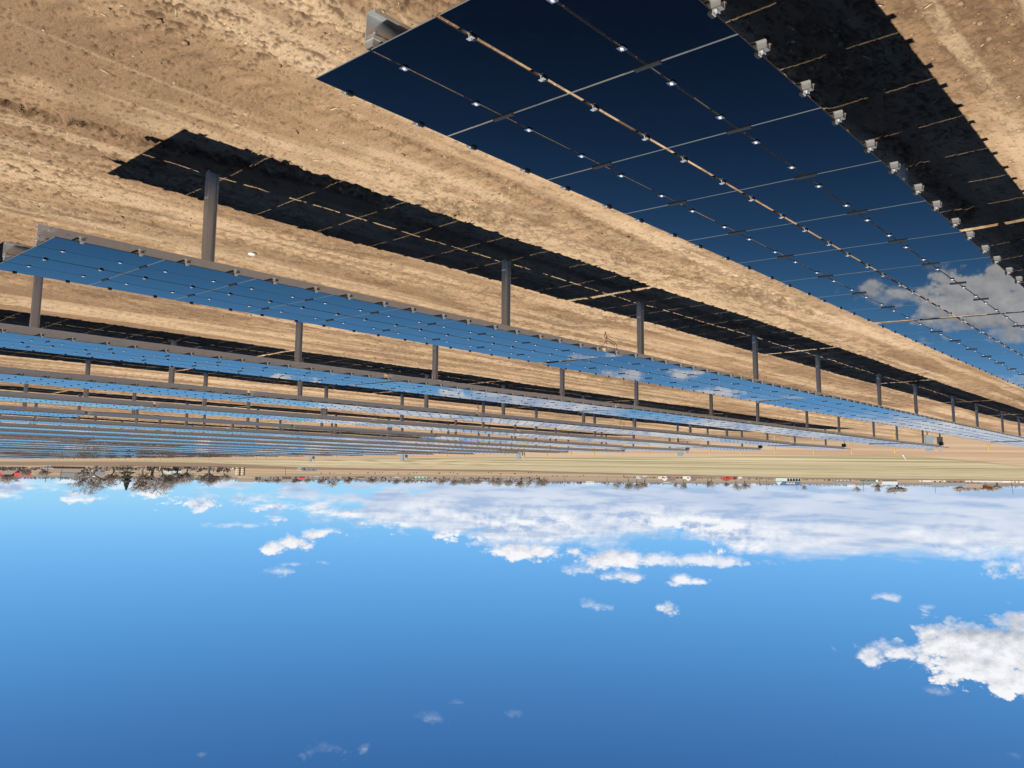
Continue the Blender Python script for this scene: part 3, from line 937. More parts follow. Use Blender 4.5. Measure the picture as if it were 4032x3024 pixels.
cabinet(3672, 1693, 'pale cabinet and black switch box on two posts beyond the second row')
cabinet(2690, 1738, 'pale electrical cabinet standing behind the far end of the seventh row')
cabinet(2052, 1764, 'pale electrical cabinet on posts behind the far end of the ninth row')
cabinet(1594, 1776, 'small pale electrical cabinet seen past the far end of the twelfth row')
cabinet(1230, 1786, 'small pale electrical cabinet by the yellow pipe gate')

# ------------------------------------------------------------------ fence of wooden posts beyond the rows
fence_me = []
for s_ in range(3):
    b = MB(); r2 = random.Random(s_)
    b.lathe([(.085, -.4), (.085 + .006 * r2.random(), .6), (.082, 1.3), (.078, 1.86), (.060, 1.90)], 10)
    fence_me.append(b.mesh('fence_post', 'fence_wood', True))
x = 16.92
FENCE = []
while x < 262:
    FENCE.append((x, 82.0 + .25 * math.sin(x)))
    x += 4.02
for i, (fx, fy) in enumerate(FENCE):
    o = link('fence_post', fence_me[i % 3])
    o.location = (fx, fy, ground_z(fx, fy)); o.rotation_euler = (tr.gauss(0, .015), tr.gauss(0, .015), tr.random() * 6)
    o.scale = (1, 1, 1 + tr.gauss(0, .03))
    tag(o, 'yellow wooden fence post, one of the long line beyond the panel rows', 'fence post', 'yellow wooden fence posts in a line beyond the rows')
b = MB()
for hz_ in (.45, 1.05, 1.6):
    b.path([(fx, fy - .09, ground_z(fx, fy) + hz_) for fx, fy in FENCE], .003, 3)
tag(link('fence_wire', b.mesh('fence_wire', 'wire')), 'thin wires strung along the line of yellow fence posts', 'fence wire')


def pipe_gate():
    a = spot(1250, 1800); c = spot(1170, 1800)
    p = Vector((FENCE[28][0], FENCE[28][1] + .6, 0)); p.z = ground_z(p.x, p.y)
    t = thing('pipe_gate', p, 0, 'long low yellow pipe gate standing in the far fence line', 'gate')
    b = MB(); b.path([(0, 0, .3), (0, 0, 1.3), (7.6, 0, 1.3), (7.6, 0, .3), (0, 0, .3)], .05, 6); link('gate_frame', b.mesh('gate_frame', 'fence_wood'), t)
    b = MB(); b.path([(0, 0, .8), (7.6, 0, .8)], .035, 6); b.path([(3.8, 0, .3), (3.8, 0, 1.3)], .035, 6); link('bar', b.mesh('bar', 'fence_wood'), t)


pipe_gate()
for (u, v, lab) in ((3507, 1693, 'orange ribbon on a thin stake just left of a yellow fence post'), (3922, 1687, 'orange ribbon on a low stake near the second row, far right of the photo'), (2877, 1708, 'small orange ribbon on a stake beyond the fourth row')):
    p = spot(u, v)
    t = thing('marker_stake', p, 0.4, lab, 'marker stake', 'orange marker stakes')
    b = MB(); b.box((0, 0, .35), (.03, .02, .7)); link('stake', b.mesh('stake', 'fence_wood'), t)
    b = MB(); b.add([(0, 0, .72), (.16, .02, .68), (.22, .05, .58), (.06, .02, .60), (.0, .012, .72), (.16, .032, .68), (.22, .062, .58), (.06, .032, .60)], [(0, 1, 2, 3), (7, 6, 5, 4), (0, 4, 5, 1), (1, 5, 6, 2), (2, 6, 7, 3), (3, 7, 4, 0)])
    b.box((-.06, 0, .66), (.10, .014, .09)); link('ribbon', b.mesh('ribbon', 'orange'), t)
p = spot(3555, 1791)
t = thing('marker_post', p, YAW * -1, 'leaning white marker post in the near edge of the hay field', 'marker post')
hm = px2m(p, 20)
b = MB(); b.tube((0, 0, 0), (-hm * .55, 0, hm), hm * .07, hm * .04, 8); link('shaft', b.mesh('shaft', 'white'), t)
b = MB(); b.tube((.02, 0, -.05), (-hm * .2, 0, hm * .38), hm * .14, hm * .08, 8); link('sleeve', b.mesh('sleeve', 'white'), t)

# ------------------------------------------------------------------ trees
def grow(seed, spread=0.62, levels=5, trunk=0.26, forks=(3, 5), dense=1.0, droop=0.0):
    r = random.Random(seed)
    tb, cb = MB(), MB()
    def branch(p, d, L, rad, lv):
        segs = 3 if lv < 3 else 2
        q = p
        for i in range(segs):
            d = (d + Vector((r.gauss(0, .14), r.gauss(0, .14), r.gauss(0.05, .10) - droop * lv * .02))).normalized()
            n = q + d * (L / segs)
            r1 = rad * (1 - .28 * (i + 1) / segs)
            (tb if lv <= 2 else cb).tube(q, n, rad * (1 - .28 * i / segs), r1, 7 if lv == 0 else (5 if lv < 3 else 3), cap=False)
            if lv >= 1 and lv < levels and i < segs - 1:
                for _ in range(int(1 + dense * r.random() * 2.0)):
                    side = Vector((r.gauss(0, 1), r.gauss(0, 1), r.gauss(.25, .6))).normalized()
                    branch(n, (d * .55 + side * .75).normalized(), L * (.45 + .25 * r.random()), max(r1 * .5, .0026), lv + 1)
            q = n
        if lv < levels:
            for _ in range(r.randint(*forks) if lv < 2 else r.randint(2, 3)):
                side = Vector((r.gauss(0, 1), r.gauss(0, 1), r.gauss(0.05, .5))).normalized()
                branch(q, (d * (1 - spread * .5) + side * spread).normalized(), L * (.62 + .25 * r.random()), max(r1 * .62, .0026), lv + 1)
    branch(Vector((0, 0, -.02)), Vector((0, 0, 1)), trunk, .022, 0)
    zs = [v[2] for v in cb.v]; top = max(zs)
    rad = np.percentile(np.abs([v[0] for v in cb.v] + [v[1] for v in cb.v]), 98)
    for m_ in (tb, cb): m_.v = [(v[0] / rad * .5, v[1] / rad * .5, v[2] / top) for v in m_.v]
    return tb, cb


TREES = []
for sd, sp, trk, dn in ((11, .66, .20, 1.0), (12, .60, .24, 1.1), (13, .72, .17, 1.0), (14, .55, .26, 1.2), (15, .62, .12, 1.4)):
    tb, cb = grow(sd, sp, 5, trk, dense=dn)
    TREES.append((tb.mesh('trunk', 'bark'), cb.mesh('crown', 'twig'), cb.mesh('crown', 'twig_rust')))


def bare_tree(u, vb, vt, wpx, kind, lab, rust=False, group='bare trees around the far farmsteads', p=None):
    p = p or spot(u, vb)
    h = px2m(p, vt - vb); w = px2m(p, wpx)
    o = thing('bare_tree', p, rnd.random() * 6.28, lab, 'tree', group)
    o.scale = (w, w, h)
    link('trunk', TREES[kind][0], o)
    link('crown', TREES[kind][2 if rust else 1], o)


bare_tree(380, 1834, 1956, 165, 0, 'tall spreading bare cottonwood, first of the two great trees left of the spruce')
bare_tree(446, 1838, 1918, 84, 3, 'bare tree leaning behind the tallest cottonwood, beside the spruce')
bare_tree(606, 1836, 1956, 145, 2, 'tall bare tree just right of the dark spruce in the photo')
bare_tree(636, 1836, 1946, 120, 1, 'broad bare tree in front of the white house, right of the spruce')
bare_tree(562, 1838, 1926, 62, 4, 'grey twiggy bare tree next to the spruce')
bare_tree(745, 1838, 1916, 95, 1, 'bare tree beside the pale roofed shed')
bare_tree(700, 1840, 1905, 70, 4, 'low bare tree behind the pale roofed shed')
bare_tree(823, 1836, 1918, 85, 4, 'dense dark willow-like bare tree branching from the ground')
bare_tree(880, 1852, 1904, 52, 1, 'small bare tree between the willow and the silos')
bare_tree(28, 1846, 1909, 85, 3, 'bare trees behind the red roofed house at the photo edge')
bare_tree(165, 1838, 1882, 60, 1, 'scrubby bare tree beside the leftmost utility pole')
bare_tree(95, 1842, 1880, 40, 2, 'thin bare tree between the red roofed houses')
bare_tree(330, 1838, 1880, 60, 4, 'low bare tree by the white trailer')
mid_trees = [(1015, 1878, 1902, 40, 1), (1050, 1878, 1903, 48, 4), (1095, 1878, 1905, 48, 3), (1165, 1877, 1905, 42, 4), (1212, 1876, 1905, 42, 0), (1276, 1877, 1910, 46, 2),
             (1312, 1877, 1923, 55, 0), (1372, 1877, 1908, 36, 3), (1400, 1876, 1897, 32, 1), (1465, 1875, 1906, 42, 3), (1562, 1877, 1912, 38, 1), (1608, 1877, 1908, 40, 3),
             (1748, 1876, 1915, 58, 0), (1790, 1876, 1918, 44, 1), (1826, 1876, 1913, 46, 2), (1850, 1878, 1912, 34, 3), (1888, 1877, 1912, 52, 1), (1942, 1876, 1916, 40, 3),
             (1970, 1876, 1921, 46, 0), (2012, 1876, 1921, 48, 1), (2052, 1877, 1927, 46, 3), (2085, 1877, 1924, 40, 0), (2122, 1877, 1921, 48, 2), (2152, 1878, 1916, 30, 1),
             (2432, 1886, 1931, 42, 0), (2475, 1887, 1934, 46, 1), (2508, 1887, 1933, 40, 3), (2540, 1888, 1928, 44, 2), (2690, 1890, 1932, 30, 2), (2660, 1893, 1925, 22, 1),
             (2803, 1882, 1926, 42, 2), (2857, 1893, 1920, 28, 1), (2898, 1893, 1937, 56, 0), (2932, 1893, 1930, 44, 3), (3166, 1903, 1932, 20, 2), (3373, 1905, 1941, 26, 3), (3452, 1905, 1942, 24, 2),
             (3532, 1902, 1947, 72, 4), (3780, 1900, 1942, 44, 4), (3815, 1900, 1940, 36, 1), (3848, 1899, 1941, 30, 2), (3925, 1899, 1934, 40, 4)]
where = ['near the brown roofed house', 'beside the tan building', 'behind the row of town houses', 'on the pasture edge', 'along the creek line', 'near the white farmhouses', 'by the country road', 'beyond the hay field']
shape = ['slender', 'low rounded', 'twiggy', 'wide crowned', 'crooked', 'tall', 'pale grey', 'forked', 'thin', 'bushy']
for i, (u, vb, vt, w, kd) in enumerate(mid_trees):
    bare_tree(u, vb, vt, w, kd, 'far %s bare tree, %s of the far trees from the photo left' % (shape[i % 10], ORD[i] if i < len(ORD) else 'last but %s' % ORD[len(mid_trees) - i - 1]))
bare_tree(3880, 1898, 1937, 48, 4, 'rust coloured bushy tree above the white fence', True)
bare_tree(3826, 1899, 1930, 40, 1, 'small rust coloured tree beside the brown house', True)


def spruce(u, vb, vt, wpx):
    p = spot(u, vb); h = px2m(p, vt - vb); w = px2m(p, wpx) / 2
    t = thing('spruce_tree', p, 0, 'dark green spruce with a thin leaning tip among the bare trees', 'tree')
    b = MB(); b.tube((0, 0, 0), (0, 0, h * .97), h * .018, .02, 7); link('trunk', b.mesh('trunk', 'bark'), t)
    b = MB(); r = random.Random(3)
    for i in range(3200):
        f = r.random() ** .75
        z = h * (.04 + .96 * f)
        rad = w * (1 - f) ** .8 * (.75 + .4 * math.sin(f * 40 + r.random())) * (.25 + .75 * math.sqrt(r.random()))
        if f > .72: rad = w * .30 * (1 - f) / .28 * r.random()
        a = r.random() * 6.283
        s = h * .028 * (.6 + r.random())
        c = Vector((rad * math.cos(a), rad * math.sin(a), z - rad * .25))
        o_ = Vector((math.cos(a), math.sin(a), -.5)) * s
        sd = Vector((-math.sin(a), math.cos(a), r.gauss(0, .3))) * s * .45
        b.add([c - sd, c + o_, c + sd, c + Vector((0, 0, -s * .35))], [(0, 1, 2), (0, 3, 1), (1, 3, 2)])
    link('crown', b.mesh('crown', 'needle'), t)


spruce(503, 1832, 1930, 70)
# far wood and shrub lines
def woods(name, pts_, hm_, lab, mt='woods', n=700, seed=1):
    r = random.Random(seed); b = MB()
    for i in range(n):
        f = r.random() * (len(pts_) - 1); j = int(f); f -= j
        p = pts_[j].lerp(pts_[j + 1], f)
        p = p + Vector((r.gauss(0, 1), r.gauss(0, 1), 0)) * hm_ * .6
        h = hm_ * (.35 + .65 * r.random()); w = h * (.25 + .35 * r.random())
        z = ground_z(p.x, p.y)
        for _ in range(5):
            c = Vector((p.x + r.gauss(0, w * .5), p.y + r.gauss(0, w * .5), z + h * (.3 + .7 * r.random())))
            v = [c + Vector((r.gauss(0, w), r.gauss(0, w), r.gauss(0, h * .35))) * .6 for _ in range(4)]
            b.add(v, [(0, 1, 2), (0, 2, 3), (0, 3, 1), (1, 3, 2)])
        b.tube((p.x, p.y, z), (p.x, p.y, z + h * .8), w * .08, w * .03, 3, False)
    tag(link(name, b.mesh(name, mt)), lab, 'trees', kind='stuff')


def line(vs): return [spot(u, v) for u, v in vs]
woods('far_woods', line([(0, 1877), (250, 1879), (420, 1880), (700, 1882), (900, 1884)]), 14, 'far brown line of bare woods along the horizon on the left', n=420, seed=1)
woods('far_woods', line([(900, 1884), (1500, 1889), (2016, 1893), (2700, 1900), (3300, 1908), (4032, 1913)]), 15, 'far grey brown line of bare woods along the horizon', n=800, seed=2)
woods('farm_shrubs', line([(0, 1836), (140, 1838), (300, 1838), (480, 1836), (760, 1837), (905, 1840)]), 3.2, 'low brown shrubs and weeds around the left farmsteads', n=300, seed=3)
woods('farm_shrubs', line([(2450, 1876), (2620, 1876), (2790, 1878), (3000, 1882), (3200, 1886), (3480, 1887)]), 3.0, 'low brown shrubs along the far edge of the hay field', n=300, seed=4)
woods('creek_brush', line([(1000, 1878), (1300, 1877), (1700, 1878), (2150, 1880)]), 7, 'brown brush along the creek between the far trees', n=260, seed=5)
# ------------------------------------------------------------------ buildings
def house(u0, u1, vb, vt, wall, roof, lab, name='house', ridge='across', eave=.55, windows=3, door=True, deep=None, rz=0.0, cat='house', chimney=False, hip=0.0, p=None, group=None):
    """u0..u1 and vb..vt: its extent in the photograph; ridge 'across' shows the long roof slope, 'toward' shows the gable"""
    p = p or spot((u0 + u1) / 2, vb)
    w = px2m(p, u1 - u0); h = px2m(p, vt - vb); dp = deep or min(max(w * .7, 5), 14)
    ang = -math.atan2(p.x, p.y) + rz
    t = thing(name, p, ang, lab, cat, group)
    he = h * eave
    b = MB()
    if ridge == 'toward':
        b.prism([(-w / 2, -.3), (w / 2, -.3), (w / 2, he), (0, h * .985), (-w / 2, he)], 0, dp)
    else:
        b.box((0, dp / 2, he / 2 - .15), (w, dp, he + .3))
        if not hip: b.add([(-w / 2, 0, he), (-w / 2, dp, he), (-w / 2, dp / 2, h * .985), (w / 2, 0, he), (w / 2, dp, he), (w / 2, dp / 2, h * .985)], [(0, 2, 1), (3, 4, 5)])
    link('wall', b.mesh('wall', wall), t)
    b = MB(); o = .35; th = .18
    if ridge == 'toward':
        for s in (-1, 1):
            sl = (h - he) / (w / 2)
            b.prism([(0, h), (s * (w / 2 + o), he - o * sl), (s * (w / 2 + o), he - o * sl + th), (0, h + th)], -o, dp + o)
    else:
        i = hip * w / 2
        sl = (h - he) / (dp / 2)
        A = [(-w / 2 - o, -o, he - o * sl), (w / 2 + o, -o, he - o * sl), (w / 2 + o, dp + o, he - o * sl), (-w / 2 - o, dp + o, he - o * sl), (-w / 2 - (o if not hip else 0) + i, dp / 2, h), (w / 2 + (o if not hip else 0) - i, dp / 2, h)]
        B_ = [(a[0], a[1], a[2] + th) for a in A]
        b.add(A + B_, [(6, 7, 11, 10), (7, 8, 11), (8, 9, 10, 11), (9, 6, 10), (0, 4, 5, 1), (1, 5, 2), (2, 5, 4, 3), (3, 4, 0), (0, 1, 7, 6), (1, 2, 8, 7), (2, 3, 9, 8), (3, 0, 6, 9)])
    rf = link('roof', b.mesh('roof', roof), t)
    if chimney:
        b = MB(); b.box((w * .2, dp * .45, h + .3), (.7, .7, 1.4)); link('chimney', b.mesh('chimney', 'brick'), rf)
    for i in range(windows):
        x = -w / 2 + w * (i + .7) / (windows + .4)
        b = MB(); b.box((x, -.03, he * .55), (w * .35 / max(windows, 1), .08, he * .36)); wn = link('window', b.mesh('window', 'pane'), t)
    if door:
        b = MB(); b.box((-w / 2 + w * .12, -.04, min(1.05, he * .42)), (min(1.1, w * .12), .07, min(2.1, he * .85))); link('door', b.mesh('door', 'door'), t)
    return t, w, h, dp


house(0, 62, 1840, 1867, 'brick', 'roof_brown', 'brown hip roofed house at the far left edge of the photo', hip=.5, eave=.45, windows=4)
house(4, 64, 1846, 1874, 'brick', 'roof_red', 'house with a red roof behind the brown hip roofed house', windows=2)
house(64, 120, 1846, 1875, 'brick', 'roof_red', 'long low house with a bright red metal roof', windows=3)
house(174, 207, 1833, 1843, 'white', 'white', 'white box trailer beside the leftmost utility pole', name='storage_trailer', cat='trailer', eave=.93, windows=0)
house(208, 312, 1836, 1858, 'brick', 'roof_brown', 'long low olive roofed ranch house behind the second utility pole', windows=6, eave=.4)
house(243, 314, 1852, 1877, 'cream', 'roof_grey', 'grey roofed house with a yellow gable end', windows=4, eave=.4)
house(346, 374, 1852, 1876, 'white', 'white', 'white camper trailer under the tallest cottonwood', name='camper_trailer', cat='trailer', eave=.92, windows=2)
house(372, 412, 1848, 1870, 'white', 'roof_grey', 'white house with a dark roof behind the great cottonwood', windows=2, eave=.45)
house(447, 471, 1845, 1864, 'cream', 'roof_pale', 'cream house beside the spruce', ridge='toward', windows=2)
house(581, 594, 1839, 1850, 'white', 'roof_pale', 'tiny white shed behind the bare tree right of the spruce', name='shed', cat='shed', ridge='toward', windows=1)
house(620, 636, 1838, 1858, 'white', 'roof_pale', 'narrow white gabled house between bare trees', ridge='toward', windows=2, eave=.7)
house(650, 712, 1844, 1866, 'brick', 'roof_pale', 'low shed with a pale metal roof right of the spruce', name='shed', cat='shed', windows=2, eave=.45)
house(728, 750, 1838, 1843, 'white', 'white', 'long white tank trailer behind the bare trees', name='storage_trailer', cat='trailer', eave=.9, windows=0, deep=3)
house(938, 1000, 1876, 1897, 'tan', 'roof_brown', 'large tan metal building behind the silos', name='farm_building', cat='building', windows=0, eave=.5)
house(1172, 1190, 1842, 1850, 'white', 'white', 'white box at the end of the long blue grey stack', name='storage_trailer', cat='trailer', eave=.9, windows=0)
p = spot(1218, 1842)
t = thing('hay_stack', p, -math.atan2(p.x, p.y), 'long blue grey wrapped stack on the pasture', 'hay stack')
L_ = px2m(p, 58); b = MB()
for i in range(14):
    for j in range(2):
        c = (-L_ / 2 + L_ * (i + .5) / 14, 0, 0.6 + 1.05 * j)
        b.box((c[0] + rnd.gauss(0, .1), rnd.gauss(0, .2), c[2]), (L_ / 14 * .96, 1.6 + rnd.random() * .4, 1.0), rnd.gauss(0, .03))
link('bales', b.mesh('bales', 'hay'), t)
town = [(1111, 1147, 1876, 1896, 'brick', 'roof_brown', 'brown town house with a row of white framed windows'), (1178, 1200, 1876, 1886, 'brick', 'roof_red', 'small dark red roofed town house'),
        (1030, 1062, 1877, 1888, 'offwhite', 'roof_grey', 'grey roofed town house behind bare trees'), (1238, 1262, 1876, 1884, 'white', 'roof_grey', 'white low town house'),
        (1330, 1352, 1877, 1887, 'cream', 'roof_grey', 'cream town house with a grey roof'), (1408, 1436, 1876, 1886, 'brick', 'roof_brown', 'low brown town house'),
        (1634, 1682, 1877, 1888, 'white', 'roof_green', 'long white building with a green roof line'), (1552, 1574, 1876, 1881, 'white', 'roof_pale', 'tiny white shed at the pasture edge'),
        (2308, 2338, 1895, 1907, 'white', 'roof_pale', 'boxy white warehouse on the horizon'), (2505, 2521, 1875, 1884, 'white', 'roof_pale', 'white shed left of the white farmhouses'),
        (2530, 2550, 1874, 1885, 'white', 'roof_grey', 'white low house near a black leafless trunk'), (1980, 1998, 1878, 1886, 'offwhite', 'roof_grey', 'pale house among the creek trees'),
        (2070, 2092, 1879, 1888, 'brick', 'roof_grey', 'dark house behind the creek trees'), (2958, 2976, 1902, 1911, 'offwhite', 'roof_pale', 'white far barn right of the red barn'),
        
        (3338, 3366, 1910, 1919, 'offwhite', 'roof_pale', 'long white far building on the horizon'), (3432, 3474, 1905, 1919, 'offwhite', 'roof_grey', 'white far house behind the round bare tree'),
        (2612, 2640, 1898, 1907, 'offwhite', 'roof_grey', 'far grey shed behind the first white farmhouse')]
for (u0, u1, vb, vt, wl, rf_, lab) in town: house(u0, u1, vb, vt, wl, rf_, lab, windows=3, eave=.55, name='town_house', group='houses and sheds on the far edge of the fields')
# the two white farmhouses show a bright gable and a dark roof slope running back
for (u0, u1, side, lab) in ((2604, 2628, 34, 'white gabled farmhouse with a grey side roof and a small dormer'), (2697, 2721, 22, 'white gabled farmhouse left of the red barn')):
    t, w, h, dp = house(u0, u1, 1876, 1896, 'white', 'roof_grey', lab, ridge='toward', windows=1, eave=.52, deep=9, name='farmhouse', cat='house')
    ws = px2m(t.location, side)
    b = MB(); b.box((-w / 2 - ws / 2 - .05, 5, h * .2), (ws, 7, h * .4)); link('side_wing', b.mesh('side_wing', 'brick'), t)
    b = MB(); b.prism([(-w / 2 - ws - .2, h * .4), (-w / 2 - .02, h * .4), (-w / 2 - .02, h * .9), (-w / 2 - ws * .75, h * .86)], 1.5, 8.6); link('wing_roof', b.mesh('wing_roof', 'roof_grey'), t)
    b = MB(); b.box((w / 2 + ws * .18, 2.5, h * .22), (ws * .35, 4, h * .44)); link('porch', b.mesh('porch', 'white'), t)


def barn():
    p = spot(2864, 1877); w = px2m(p, 40); h = px2m(p, 17.5); dp = 14
    t = thing('red_barn', p, -math.atan2(p.x, p.y) - .12, 'red gambrel barn with pale trim and a dark side shed', 'barn')
    prof = [(-w / 2, -.3), (w / 2, -.3), (w / 2, h * .52), (w * .30, h * .66), (w * .24, h * .82), (0, h), (-w * .24, h * .82), (-w * .30, h * .66), (-w / 2, h * .52)]
    b = MB(); b.prism(prof, 0, dp); link('wall', b.mesh('wall', 'red'), t)
    b = MB()
    for a, c in zip(prof[2:], prof[3:] ):
        d = (Vector((c[0], 0, c[1])) - Vector((a[0], 0, a[1])))
        n = Vector((-d.z, 0, d.x)).normalized() * -.22
        b.prism([a, c, (c[0] + n.x, c[1] + n.z), (a[0] + n.x, a[1] + n.z)], -.3, dp + .3)
    link('roof', b.mesh('roof', 'dark_red'), t)
    b = MB()
    for a, c in zip(prof[2:], prof[3:]): b.tube((a[0], -.35, a[1]), (c[0], -.35, c[1]), .16, .16, 4)
    for sx in (-1, 1): b.tube((sx * w / 2, -.1, 0), (sx * w / 2, -.1, h * .52), .16, .16, 4)
    link('trim', b.mesh('trim', 'white'), t)
    b = MB(); b.box((0, -.05, h * .2), (w * .28, .1, h * .38)); link('door', b.mesh('door', 'dark_red'), t)
    b = MB(); b.box((-w / 2 - px2m(p, 8), 5, h * .3), (px2m(p, 15.5), 8, h * .6 + .3)); link('side_shed', b.mesh('side_shed', 'dark_red'), t)


barn()
house(2907, 2923, 1877, 1884, 'white', 'white', 'small white shed right of the red barn', name='shed', cat='shed', windows=0, eave=.85)


def big_house():
    p = spot(3103, 1883); w = px2m(p, 93); h = px2m(p, 28); he = px2m(p, 13)
    t = thing('large_house', p, -math.atan2(p.x, p.y), 'large pale teal and white house with a navy roof and white dormers', 'house')
    b = MB(); b.box((0, 7, he / 2), (w, 14, he)); b.prism([(w / 2 - .02, he), (w / 2 - w * .28, he), (w / 2 - w * .12, h)], .05, 12); link('wall', b.mesh('wall', 'teal'), t)
    b = MB(); A = [(-w / 2 - .4, -.4, he), (w / 2 + .4, -.4, he), (w * .32, 8, h), (-w * .42, 8, h), (-w / 2 - .4, 14.4, he), (w / 2 + .4, 14.4, he)]
    b.add(A, [(0, 1, 2, 3), (4, 3, 2, 5), (0, 3, 4), (1, 5, 2), (0, 4, 5, 1)]); link('roof', b.mesh('roof', 'roof_navy'), t)
    for x in (-.22, -.10, .02):
        b = MB(); b.box((x * w, 2.4, he + (h - he) * .45), (w * .085, 3.4, (h - he) * .42)); dm = link('dormer', b.mesh('dormer', 'white'), t)
        b = MB(); b.box((x * w, .66, he + (h - he) * .45), (w * .035, .1, (h - he) * .22)); link('pane', b.mesh('pane', 'pane'), dm)
    for i in range(5):
        x = -w * .46 + i * w * .115
        b = MB(); b.box((x, -.06, he * .45), (w * .075, .14, he * .72)); link('window', b.mesh('window', 'pane'), t)
    b = MB(); b.box((-w * .225, -1.2, he * .97), (w * .54, 2.2, he * .06)); link('porch_roof', b.mesh('porch_roof', 'white'), t)
    for i in range(6):
        b = MB(); b.box((-w * .49 + i * w * .106, -2.2, he * .46), (.28, .28, he * .92)); link('porch_post', b.mesh('porch_post', 'white'), t)


big_house()
house(3282, 3356, 1889, 1905, 'tan', 'roof_grey', 'long tan house with a grey roof behind young shrubs', windows=5, eave=.42)
house(3392, 3448, 1888, 1899, 'brick', 'roof_green', 'long low building with a green roof', name='farm_building', cat='building', windows=5, eave=.55)
house(3476, 3530, 1888, 1908, 'brick', 'roof_pale', 'building with a pale grey metal roof beside the round bare tree', name='farm_building', cat='building', windows=5, eave=.4)
house(3669, 3714, 1890, 1918, 'tan', 'roof_grey', 'tan house with a grey roof behind the white fence and a utility pole', windows=2, eave=.4)
house(3726, 3794, 1892, 1914, 'brick', 'roof_grey', 'grey roofed ranch house behind the white fence', windows=3, eave=.4)
house(3800, 3862, 1894, 1920, 'brick', 'roof_brown', 'brown house among rust coloured trees', windows=3, eave=.4, chimney=True)
p = spot(3453, 1886); r_ = px2m(p, 5)
t = thing('tank', p, 0, 'round white tank at the end of the green roofed building', 'tank')
b = MB(); b.lathe([(0.01, .3)] + [(r_ * math.sin(a), .3 + r_ - r_ * math.cos(a)) for a in np.linspace(.3, 3.0, 9)] + [(.01, .3 + 2 * r_)], 16); link('shell', b.mesh('shell', 'white', True), t)
b = MB(); b.tube((0, 0, 0), (0, 0, .6), r_ * .6, r_ * .6, 10); link('base', b.mesh('base', 'concrete'), t)


def silo(u0, u1, vb, vt, lab, cap=True):
    p = spot((u0 + u1) / 2, vb); r = px2m(p, u1 - u0) / 2; h = px2m(p, vt - vb)
    t = thing('silo', p, 0, lab, 'silo', 'concrete silos')
    b = MB()
    prof = []
    nb = max(3, int(h / 1.2))
    for i in range(nb):
        z0 = h * i / nb; z1 = h * (i + 1) / nb
        prof += [(r, z0), (r, z1 - .15), (r + .05, z1 - .12), (r + .05, z1 - .03), (r, z1)]
    b.lathe(prof, 28); link('barrel', b.mesh('barrel', 'concrete', True), t)
    b = MB(); b.lathe([(r + .1, h + .005), (r + .1, h + .2), (r * .3, h + r * .12 + .2)], 28); link('roof', b.mesh('roof', 'roof_pale'), t)
    b = MB(); b.box((-r - .25, 0, h * .5), (.5, .6, h)); link('chute', b.mesh('chute', 'brick'), t)


silo(928, 948, 1840, 1872, 'tall concrete silo, left one of the taller pair')
silo(950, 965, 1840, 1871, 'tall concrete silo, right one of the taller pair')
silo(912, 927, 1840, 1850, 'short squat concrete silo beside the taller pair')


def pole(u, vb, ut, vt, lab, arm=True):
    p = spot(u, vb); h = px2m(p, vt - vb)
    t = thing('utility_pole', p, -math.atan2(p.x, p.y), lab, 'utility pole', 'wooden utility poles')
    lean = -px2m(p, ut - u)
    b = MB(); b.tube((0, 0, -.5), (lean, 0, h), max(.16, px2m(p, .9)), max(.10, px2m(p, .6)), 8); link('shaft', b.mesh('shaft', 'pole_wood'), t)
    if arm:
        b = MB(); b.box((lean, -.15, h * .965), (px2m(p, 7), .15, .15)); link('crossarm', b.mesh('crossarm', 'pole_wood'), t)
        b = MB(); b.tube((lean * .95 - .35, 0, h * .86), (lean * .95 - .35, 0, h * .91), .2, .2, 8); link('transformer', b.mesh('transformer', 'roof_grey'), t)


for (u, vb, ut, vt, lab, arm) in ((189, 1833, 184, 1899, 'tall utility pole in front of the white box trailer', True), (247, 1833, 241, 1894, 'utility pole in front of the yellow gabled house', True),
                                  (1125, 1842, 1125, 1875, 'lone utility pole on the pasture left of the cows', False), (2224, 1876, 2224, 1912, 'thin utility pole right of the creek trees', True),
                                  (2390, 1879, 2390, 1916, 'thin utility pole right of the white warehouse', True), (2786, 1880, 2786, 1922, 'thin utility pole left of the red barn', True),
                                  (2990, 1884, 2990, 1913, 'short utility pole left of the large teal house', False), (3018, 1884, 3018, 1928, 'utility pole next to the large teal house', True),
                                  (3137, 1904, 3137, 1929, 'far utility pole above the navy roof', False), (3399, 1893, 3399, 1935, 'utility pole behind the green roofed building', True),
                                  (3679, 1891, 3681, 1941, 'tall utility pole in front of the tan house', False), (3981, 1894, 3985, 1948, 'tall utility pole at the right end of the white fence', False)):
    pole(u, vb, ut, vt, lab, arm)
# white fence
wf = [spot(u, v) for u, v in ((3620, 1891), (3750, 1892), (3850, 1893), (3950, 1894), (4080, 1895))]
b = MB()
hw = px2m(wf[2], 6.0)
for a, c in zip(wf, wf[1:]):
    d = c - a; n = int(max(2, d.length // 2.5))
    ang = math.atan2(d.y, d.x)
    for i in range(n):
        q = a.lerp(c, (i + .5) / n)
        if rnd.random() < .93: b.box((q.x, q.y, ground_z(q.x, q.y) + hw / 2), (d.length / n * .98, .12, hw * (1 - .12 * rnd.random())), ang)
tag(link('white_fence', b.mesh('white_fence', 'white')), 'long solid white fence in front of the houses, right of the photo', 'fence')
